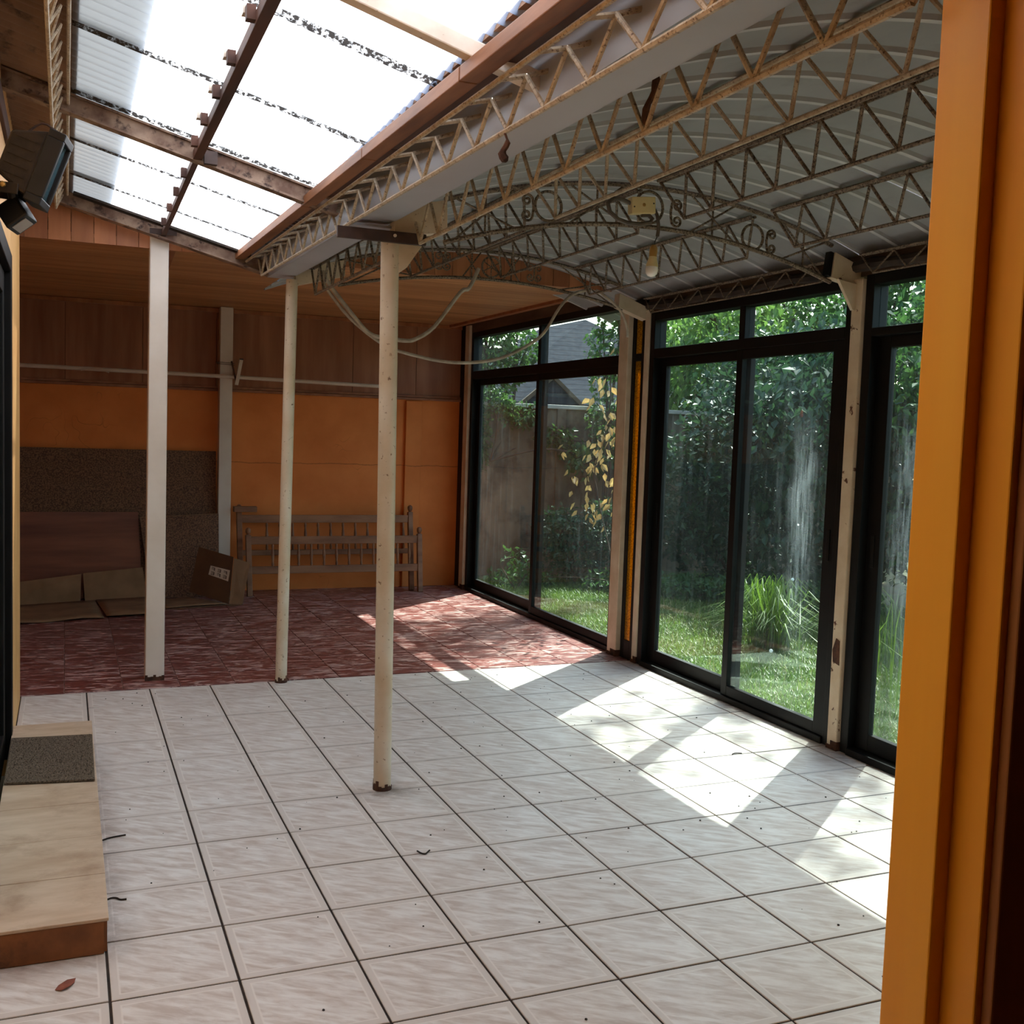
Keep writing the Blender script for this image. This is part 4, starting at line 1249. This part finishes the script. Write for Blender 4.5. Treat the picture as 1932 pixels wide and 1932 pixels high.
def bed_rail(label, x0, x1, yb, yt, ztop, zrails, spx, fin_h):
    o = thing('bed_frame_end', label, 'bed frame', ((x0 + x1) / 2, yb, 0), group='turned wooden bed ends')
    def yy(z):
        return yb + (yt - yb) * z / ztop
    for px, dx in ((x0, -0.012), (x1, 0.0)):
        p = MB().bar((px - dx, yb, 0.0), (px + dx * 0, yy(ztop - fin_h), ztop - fin_h), 0.046, 0.046, (0, 1, 0)).build('post', MT['bed'], o, bevel=0.005)
        MB().lathe([(0.018, 0), (0.012, 0.008), (0.020, 0.016), (0.024, 0.035), (0.022, 0.052), (0.012, 0.063), (0.003, 0.066)], (px, yy(ztop - fin_h), ztop - fin_h), (0, 0, 1), 12).build('finial', MT['bed'], p, smooth=True)
    for (za, zb_) in zrails:
        zc = (za + zb_) / 2
        MB().bar((x0 + 0.022, yy(zc), zc), (x1 - 0.022, yy(zc), zc), 0.026, zb_ - za).build('rail', MT['bed'], o, bevel=0.004)
    za, zb_ = zrails[1][1], zrails[0][0]
    L = zb_ - za
    me = MB().lathe([(0.009, 0), (0.012, L * .1), (0.008, L * .2), (0.014, L * .45), (0.013, L * .6), (0.008, L * .82), (0.012, L * .9), (0.009, L)], (0, 0, 0), (0, (yy(zb_) - yy(za)) / L, 1), 8).mesh('spindle', MT['bed'], True)
    for px in spx:
        inst('spindle', me, o, (px, yy(za), za))
    return o


bed_rail('front turned wooden bed end with spindles leaning at the back wall', 0.715, 2.30, 6.92, 7.0, 0.605, [(0.455, 0.525), (0.195, 0.262)],
         [0.93 + 0.1155 * k for k in range(12)], 0.066)
bed_rail('rear turned wooden bed end, taller, leaning behind the other', 0.655, 2.25, 7.03, 7.15, 0.80, [(0.635, 0.705), (0.345, 0.392)],
         [0.90 + 0.1165 * k for k in range(12)], 0.066)
MB().box(0.60, 0.80, 7.045, 7.112, 0.737, 0.787).build('wood_block', MT['bed'], None, bevel=0.004, label='short wooden plank resting across the rear bed end post', category='plank')

# ================================================================== FLOOR DEBRIS
dl = MB()
pts = [(-0.80, .445), (-.785, .432), (-.765, .440), (-.752, .468), (-.748, .486), (-.77, .478), (-.792, .466)]
dl.v = [(a, b, 0.003 + 0.006 * ((i % 3) / 2)) for i, (a, b) in enumerate(pts)] + [(-.775, .457, 0.002)]
dl.f = [(i, (i + 1) % 7, 7) for i in range(7)]
o = dl.build('dead_leaf', MT['dead_leaf'], None, label='curled reddish dead leaf on the white tiles at the lower left', category='leaf')
md = o.modifiers.new('solid', 'SOLIDIFY'); md.thickness = 0.001
for lab, cx0, cy0, pth in (('small curled black twig on the white tiles in the foreground centre', .419, 1.018, [(-.02, .02), (-.012, -.005), (.0, -.014), (.012, -.002), (.025, .012)]),
                        ('wavy black twig on the tiles beside the front of the step', -.625, .962, [(-.035, .0), (-.015, .014), (0, .01), (.012, -.006), (.03, -.008)]),
                        ('straight black twig on the tiles beside the middle of the step', -.60, 1.494, [(-.05, -.012), (-.02, .006), (.03, .016)]),
                        ('dark crumb of dirt on the tiles near the middle window', 2.238, 1.703, [(-.03, -.005), (-.01, .006), (.012, .002), (.026, -.006)])):
    MB().tube(smooth_path([(cx0 + a, cy0 + b, 0.004) for a, b in pth]), 0.0028, 6).build('twig', MT['debris'], None, label=lab, category='twig')
mb = MB()
for k in range(170):
    px, py = random.uniform(-0.6, 2.6), random.uniform(-0.6, 3.7)
    r_ = random.uniform(0.0015, 0.0045)
    mb.lathe([(r_, 0), (r_ * .8, r_ * .7), (r_ * .2, r_)], (px, py, 0.0008), (0, 0, 1), 5)
mb.build('floor_crumbs', MT['debris'], None, kind='stuff', label='tiny dark crumbs of dirt scattered over the white tiles', category='debris')

# ================================================================== GARDEN
MB().box(XW + 0.1, 30, -8, 30, -0.2, -0.06).build('ground', MT['soil'], None, kind='structure', label='garden ground outside the windows', category='ground')
gw = thing('garden_wall', 'weathered grey-brown garden wall seen through the rear window', 'wall', (5.5, 8.35, -0.06))
MB().box(2.9, 9.5, 8.3, 8.45, -0.1, 1.80).build('masonry', MT['garden_wall'], gw)
MB().box(2.9, 9.5, 8.27, 8.48, 1.80, 1.845).build('coping', MT['coping'], gw, bevel=0.006)
for px in (4.35, 6.1, 7.8):
    MB().box(px - 0.05, px + 0.05, 8.27, 8.3, -0.06, 1.80).build('pier', MT['garden_wall'], gw)

hs_ = thing('neighbour_house', 'neighbouring house with grey shingle roof beyond the garden wall', 'house', (8, 16, 0))
MB().box(5.7, 11.0, 13.8, 18.2, -0.06, 2.05).build('wall', MT['house_red'], hs_)
ev, rz = 2.02, 3.68
vs = [(5.3, 13.4, ev), (11.4, 13.4, ev), (11.4, 18.6, ev), (5.3, 18.6, ev), (7.35, 15.6, 3.46), (8.25, 15.6, rz),
      (5.3, 13.4, ev - .12), (11.4, 13.4, ev - .12), (11.4, 18.6, ev - .12), (5.3, 18.6, ev - .12)]
MB().add(vs, [(0, 1, 5, 4), (1, 2, 5), (2, 3, 4, 5), (3, 0, 4), (6, 7, 1, 0), (7, 8, 2, 1), (8, 9, 3, 2), (9, 6, 0, 3), (9, 8, 7, 6)]).build('roof', MT['shingles'], hs_)
vs = [(5.95, 13.2, 1.98), (7.05, 13.2, 1.98), (6.5, 13.2, 2.42), (5.95, 14.8, 1.98), (7.05, 14.8, 1.98), (6.5, 14.8, 2.42)]
dg = MB().add(vs, [(0, 1, 2), (0, 2, 5, 3), (1, 4, 5, 2), (0, 3, 4, 1), (3, 5, 4)]).build('dormer_roof', MT['shingles'], hs_)
MB().bar((5.93, 13.17, 1.97), (6.5, 13.17, 2.44), 0.04, 0.06).build('barge_board', MT['header'], dg)
MB().bar((7.07, 13.17, 1.97), (6.5, 13.17, 2.44), 0.04, 0.06).build('barge_board', MT['header'], dg)


def leaf_mesh(name, P, D, N, L, W, m, parent=None, kind='stuff'):
    # P base points, D directions, N side vectors; one folded four-point blade per leaf
    n = len(P)
    D = D / np.linalg.norm(D, axis=1, keepdims=True)
    s = np.cross(D, N)
    s /= np.linalg.norm(s, axis=1, keepdims=True) + 1e-9
    nn = np.cross(s, D)
    L = L[:, None]
    W = W[:, None]
    v = np.empty((n, 4, 3))
    v[:, 0] = P
    v[:, 1] = P + D * L * 0.45 + s * W * 0.5 + nn * W * 0.15
    v[:, 2] = P + D * L
    v[:, 3] = P + D * L * 0.45 - s * W * 0.5 + nn * W * 0.15
    idx = np.arange(n)[:, None] * 4
    f = np.concatenate([idx + [0, 1, 2], idx + [0, 2, 3]]).tolist()
    me = bpy.data.meshes.new(name)
    me.from_pydata(v.reshape(-1, 3).tolist(), [], f)
    me.materials.append(m)
    o = bpy.data.objects.new(name, me)
    COL.objects.link(o)
    if parent is not None:
        attach(o, parent)
    if kind:
        o['kind'] = kind
    return o


def blob_points(blobs, n):
    w = np.array([b[3] * b[4] * b[5] for b in blobs]) ** 0.75
    w = w / w.sum()
    out = []
    for b, k in zip(blobs, (w * n).astype(int)):
        d = rng.normal(size=(k, 3))
        d /= np.linalg.norm(d, axis=1, keepdims=True)
        r = rng.uniform(0.25, 1.0, (k, 1)) ** 0.6
        out.append(np.array(b[:3]) + d * r * np.array(b[3:6]))
    return np.concatenate(out)


def plant(name, label, cat, base, blobs, n, size, m, group=None, trunk_r=0.03, stems=True, droop=0.6):
    o = thing(name, label, cat, base, group=group)
    P = blob_points(blobs, n)
    P = P[P[:, 2] > -0.05]
    P = P[P[:, 0] > XW + 0.2]
    k = len(P)
    D = rng.normal(size=(k, 3))
    D[:, 2] -= droop
    N = rng.normal(size=(k, 3)) * 0.5 + np.array([0, 0, 1.0])
    L = size * rng.uniform(0.6, 1.3, k)
    leaf_mesh('foliage', P, D, N, L, L * rng.uniform(0.5, 0.75, k), m, o)
    if stems:
        mb = MB()
        b0 = Vector(base)
        for b in blobs:
            c = Vector(b[:3])
            mid = b0.lerp(c, 0.5) + Vector((random.uniform(-.15, .15), random.uniform(-.15, .15), 0.1))
            mb.tube(smooth_path([b0, mid, c]), trunk_r * 0.5, 5)
            for q in range(3):
                e = c + Vector((random.uniform(-1, 1) * b[3], random.uniform(-1, 1) * b[4], random.uniform(-.4, 1) * b[5])) * 0.9
                mb.tube([c.lerp(mid, 0.3), c.lerp(e, .5) + Vector((0, 0, .04)), e], [trunk_r * .35, trunk_r * .25, trunk_r * .12], 4)
        mb.build('stems', MT['bark'], o)
    return o


# hedge of shrubs and trees behind windows two and three
G1 = 'hedge shrubs'
plant('shrub', 'dark leafy shrub behind the left pane of the middle window', 'shrub', (5.9, 7.0, -0.06),
      [(5.9, 7.0, 0.7, .8, .7, .75), (5.5, 6.5, 1.5, .7, .7, .7), (6.2, 7.1, 2.1, .8, .7, .7), (5.4, 7.2, 0.9, .6, .6, .8)], 9000, 0.085, MT['leaf_dark'], G1)
plant('shrub', 'broad-leaved shrub with drooping leaves behind the middle window mullion', 'shrub', (6.2, 5.9, -0.06),
      [(6.2, 5.9, 0.8, .8, .8, .8), (5.8, 5.6, 1.75, .8, .75, .6), (6.4, 6.0, 2.3, .8, .8, .6), (6.6, 5.2, 1.3, .7, .7, 1.0)], 7000, 0.105, MT['leaf_dark'], G1, droop=1.3)
plant('shrub', 'fruit-bearing shrub with red fruit behind the right pane of the middle window', 'shrub', (6.9, 4.7, -0.06),
      [(6.9, 4.9, 0.9, .8, .8, .95), (6.6, 4.6, 2.0, .9, .8, .75), (7.2, 5.2, 2.7, .8, .8, .6)], 6500, 0.10, MT['leaf_mid'], G1, droop=1.0)
plant('shrub', 'dense shrub behind the right window beside the orange jamb', 'shrub', (7.4, 3.6, -0.06),
      [(7.4, 3.7, 0.9, .9, .9, .95), (7.3, 3.5, 2.0, .9, .9, .8), (7.6, 4.0, 2.9, .8, .8, .5)], 6500, 0.10, MT['leaf_mid'], G1)
plant('shrub', 'shrub at the far right beyond the orange jamb', 'shrub', (7.4, 2.2, -0.06),
      [(7.4, 2.3, 1.0, .9, .9, 1.0), (7.5, 2.4, 2.3, .9, .9, .9)], 4000, 0.10, MT['leaf_dark'], G1)
G2 = 'background trees'
plant('tree', 'sunlit bright green tree rising behind the hedge left of the middle window', 'tree', (7.5, 9.0, -0.06),
      [(7.2, 9.2, 1.8, 1.0, 1.1, .9), (7.6, 9.9, 2.9, 1.1, 1.1, .9), (6.7, 8.6, 2.7, .8, .8, .8), (7.0, 10.0, 2.2, .9, .9, .9)], 9500, 0.12, MT['leaf_pale'], G2, 0.06, droop=1.2)
plant('tree', 'airy tree whose leaves show sky through the top panes of the middle window', 'tree', (9.2, 7.2, -0.06),
      [(9.0, 7.0, 2.4, 1.1, 1.0, 1.1), (9.3, 6.6, 3.6, 1.2, 1.1, .8), (8.8, 7.6, 4.2, 1.0, .9, .7), (9.2, 5.6, 3.9, .9, 1.0, .8)], 6000, 0.14, MT['leaf_mid'], G2, 0.06)
plant('tree', 'airy tree whose leaves show sky through the right window', 'tree', (9.8, 4.6, -0.06),
      [(9.8, 4.6, 2.4, 1.2, 1.2, 1.1), (9.6, 4.2, 3.7, 1.2, 1.2, .9), (10.0, 3.2, 3.2, 1.1, 1.2, 1.0)], 5000, 0.14, MT['leaf_mid'], G2, 0.06)
plant('tree', 'airy tree filling the upper right of the middle window', 'tree', (8.9, 9.6, -0.06),
      [(8.6, 9.4, 2.2, .9, 1.0, 1.0), (8.9, 10.2, 3.3, 1.0, 1.0, .7), (8.8, 8.7, 3.4, .9, .8, .7), (8.5, 7.8, 3.0, .8, .8, .7), (9.0, 11.2, 3.6, .9, .9, .6)], 5200, 0.13, MT['leaf_mid'], G2, 0.05)
plant('tree', 'leafy tree in the upper left corner of the rear window', 'tree', (3.75, 8.9, -0.06),
      [(3.75, 8.9, 2.2, .35, .4, .35), (3.6, 8.8, 2.75, .5, .4, .5), (4.1, 9.0, 2.5, .3, .3, .35)], 1900, 0.085, MT['leaf_mid'], G2, 0.04)
plant('tree', 'slim upright tree before the grey roof in the rear window', 'tree', (4.75, 8.0, -0.06),
      [(4.75, 8.0, 1.75, .22, .22, .4), (4.72, 8.0, 2.4, .26, .26, .45), (4.9, 7.9, 3.0, .35, .3, .4), (4.6, 8.0, 1.25, .35, .2, .2)], 1700, 0.075, MT['leaf_mid'], G2, 0.035, droop=1.0)
plant('ivy', 'ivy trailing over the top of the garden wall', 'ivy', (3.5, 8.25, 1.2),
      [(3.45, 8.25, 1.85, .30, .15, .18), (3.85, 8.22, 1.72, .3, .12, .16), (4.25, 8.2, 1.48, .28, .12, .14), (4.55, 8.15, 1.3, .28, .15, .14), (3.35, 8.2, 1.45, .13, .1, .4), (4.9, 8.15, 1.45, .25, .15, .2)], 2300, 0.062, MT['leaf_mid'], None, 0.02)
plant('shrub', 'low dark bush at the foot of the garden wall in the rear window', 'shrub', (4.2, 7.5, -0.06),
      [(4.2, 7.5, .30, .45, .35, .32), (4.5, 7.4, .62, .3, .3, .25), (4.05, 7.6, .55, .3, .3, .22)], 2600, 0.06, MT['leaf_dark'], G1)
plant('shrub', 'small pale sprig growing before the left pane of the rear window', 'shrub', (3.40, 7.2, -0.06),
      [(3.40, 7.2, 0.28, .20, .2, .11), (3.40 + .08, 7.15, 0.28 - .10, .16, .2, .10)], 110, 0.065, MT['leaf_mid'], G1, 0.015)
plant('ground_cover', 'low leafy weeds along the foot of the hedge', 'weeds', (4.9, 6.3, -0.06),
      [(4.9, 6.4, .05, .5, .4, .14), (5.3, 5.9, .08, .5, .4, .16), (4.4, 6.9, .05, .4, .4, .12), (5.9, 5.4, .08, .5, .5, .16), (3.6, 7.5, .03, .4, .4, .10)], 3600, 0.07, MT['leaf_mid'], None, 0.01)
plant('tree', 'tall sparse tree high above the garden wall', 'tree', (12.5, 12.0, -0.06),
      [(10.2, 11.4, 14.0, .8, .7, .5), (10.9, 12.0, 14.4, .8, .7, .5), (10.7, 8.9, 14.2, 1.0, .8, .5), (10.9, 7.6, 14.3, .9, .7, .5), (11.0, 6.6, 14.4, .8, .6, .4)], 900, 0.2, MT['leaf_mid'], G2, 0.10)

# yellowing branch close to the rear window: every leaf its own piece
yb_ = thing('autumn_branch', 'branch with pale yellow leaves hanging outside the rear window', 'branch', (3.35, 4.95, -0.06))
bp = smooth_path([(3.32, 5.22, 2.15), (3.30, 5.16, 1.8), (3.30, 5.24, 1.5), (3.30, 5.38, 1.25), (3.30, 5.32, 1.05), (3.30, 5.22, 0.85)], 8)
MB().tube(bp + [Vector((3.33, 5.0, 0.4)), Vector((3.35, 4.95, -0.06))], 0.005, 5).build('stem', MT['bark'], yb_)
ly = MB().add([(0, 0, 0), (0.020, 0.028, 0.006), (0.012, 0.055, 0.004), (0, 0.075, 0), (-0.012, 0.055, 0.004), (-0.020, 0.028, 0.006), (0, 0.03, -0.002)],
              [(0, 1, 6), (1, 2, 6), (2, 3, 6), (3, 4, 6), (4, 5, 6), (5, 0, 6)]).mesh('leaf', MT['leaf_yellow'])
for k in range(120):
    c = random.choice(bp)
    s_ = random.uniform(0.75, 1.25)
    zz = c.z
    sp_ = 0.20 if 0.95 < zz < 1.35 or zz > 1.7 else 0.09
    inst('leaf', ly, yb_, (c.x + random.gauss(0, sp_ * .6), c.y + random.gauss(0, sp_), c.z + random.gauss(0, .06)),
         (random.uniform(-2.2, -0.6), random.uniform(-.8, .8), random.uniform(0, 6.28)), (s_, s_, s_))

# fruit on the shrub
for lab, p in (('upper red fruit hanging in the shrub behind the middle window', (5.55, 5.62, 1.80)), ('lower red fruit hanging in the shrub behind the middle window', (5.55, 5.56, 1.75)), ('dull red fruit deeper in the shrub left of the other two', (5.2, 5.95, 1.55))):
    o = thing('fruit', lab, 'fruit', p, group='fruit on the shrub')
    MB().lathe([(0.006, 0.030), (0.022, 0.034), (0.034, 0.016), (0.035, -0.004), (0.026, -0.026), (0.010, -0.036)], p, (0, 0, 1), 12).build('flesh', MT['fruit'], o, smooth=True)
    MB().rod((p[0], p[1], p[2] + .026), (p[0] + .006, p[1], p[2] + .06), 0.002, 5).build('stalk', MT['bark'], o)

# grass: lawn, tall grass at right, ornamental tuft
def grass(name, n, x0, x1, y0, y1, h0, h1, lean, m, dens=None, wd=1.0, **tags):
    P = np.stack([rng.uniform(x0, x1, n), rng.uniform(y0, y1, n), np.full(n, -0.06)], 1)
    if dens is not None:
        P = P[rng.uniform(size=n) < dens(P[:, 0], P[:, 1])]
    n = len(P)
    a = rng.uniform(0, 2 * np.pi, n)
    h = rng.uniform(h0, h1, n)
    l = rng.uniform(0.1, lean, n) * h
    d = np.stack([np.cos(a), np.sin(a), 0 * a], 1)
    s = np.stack([-np.sin(a), np.cos(a), 0 * a], 1) * (0.003 + 0.004 * rng.uniform(size=n))[:, None] * wd
    up_ = np.array([0, 0, 1.0])
    v = np.empty((n, 5, 3))
    v[:, 0] = P - s
    v[:, 1] = P + s
    v[:, 2] = P + s * .7 + d * (l * .35)[:, None] + up_ * (h * .65)[:, None]
    v[:, 3] = P - s * .7 + d * (l * .35)[:, None] + up_ * (h * .65)[:, None]
    v[:, 4] = P + d * l[:, None] + up_ * (h * rng.uniform(.75, 1.0, n))[:, None]
    i = np.arange(n)[:, None] * 5
    f = (i + [0, 1, 2]).tolist() + (i + [0, 2, 3]).tolist() + (i + [3, 2, 4]).tolist()
    me = bpy.data.meshes.new(name)
    me.from_pydata(v.reshape(-1, 3).tolist(), [], f)
    me.materials.append(m)
    o = bpy.data.objects.new(name, me)
    COL.objects.link(o)
    for k_, v_ in tags.items():
        o[k_] = v_
    return o


grass('lawn_grass', 110000, XW + 0.32, 6.6, 1.0, 7.8, 0.025, 0.075, 1.2, MT['grass'], wd=0.5, kind='stuff', label='short green lawn grass outside the windows', category='grass')
grass('lawn_grass_dry', 3000, XW + 0.34, 5.5, 1.0, 6.0, 0.04, 0.12, 1.8, MT['grass_dry'], wd=0.4, kind='stuff', label='dry straw-coloured stalks among the lawn grass', category='grass')
grass('tall_grass', 2600, 3.2, 6.4, 1.0, 3.9, 0.2, 0.65, 0.9, MT['grass'],
      dens=lambda x, y: np.clip((x - 3.4) / 2.2, 0, 1) * (y < 0.45 * x + 1.4), kind='stuff', label='tall wild grass outside the right window', category='grass')
tf = thing('grass_tuft', 'arching ornamental grass tuft on the lawn outside the middle window', 'grass tuft', (4.12, 4.0, -0.06))
mb = MB()
for k in range(420):
    a = random.uniform(0, 6.28)
    h = random.uniform(0.24, 0.60)
    l = random.uniform(0.05, 0.62) * (1.12 - h)
    b0 = Vector((4.12 + random.gauss(0, .07), 4.0 + random.gauss(0, .07), -0.06))
    d = Vector((math.cos(a), math.sin(a), 0))
    s_ = Vector((-d.y, d.x, 0)) * random.uniform(.003, .006)
    pts = [b0, b0 + d * l * .25 + Vector((0, 0, h * .55)), b0 + d * l * .7 + Vector((0, 0, h * .95)), b0 + d * l * 1.35 + Vector((0, 0, h * (1.0 if l < .1 else .72)))]
    mb.add([pts[0] - s_, pts[0] + s_, pts[1] + s_, pts[1] - s_, pts[2] + s_ * .7, pts[2] - s_ * .7, pts[3]], [(0, 1, 2, 3), (3, 2, 4, 5), (5, 4, 6)])
mb.build('blades', MT['tuft'], tf, kind='stuff')
for lab, p, h in (('white wild flower on a thin stalk beside the grass tuft', (4.46, 4.2, -0.06), .51), ('small white flower in the lawn before the grass tuft', (3.65, 3.35, -0.06), .16)):
    o = thing('wild_flower', lab, 'flower', p, group='white wild flowers')
    MB().tube([p, (p[0] + .01, p[1], p[2] + h * .5), (p[0], p[1], p[2] + h)], 0.0025, 5).build('stalk', MT['tuft'], o)
    MB().lathe([(0.003, 0), (0.012, 0.004), (0.013, 0.007), (0.005, 0.009)], (p[0], p[1], p[2] + h), (-.5, -.7, .5), 10).build('head', MT['petal'], o)
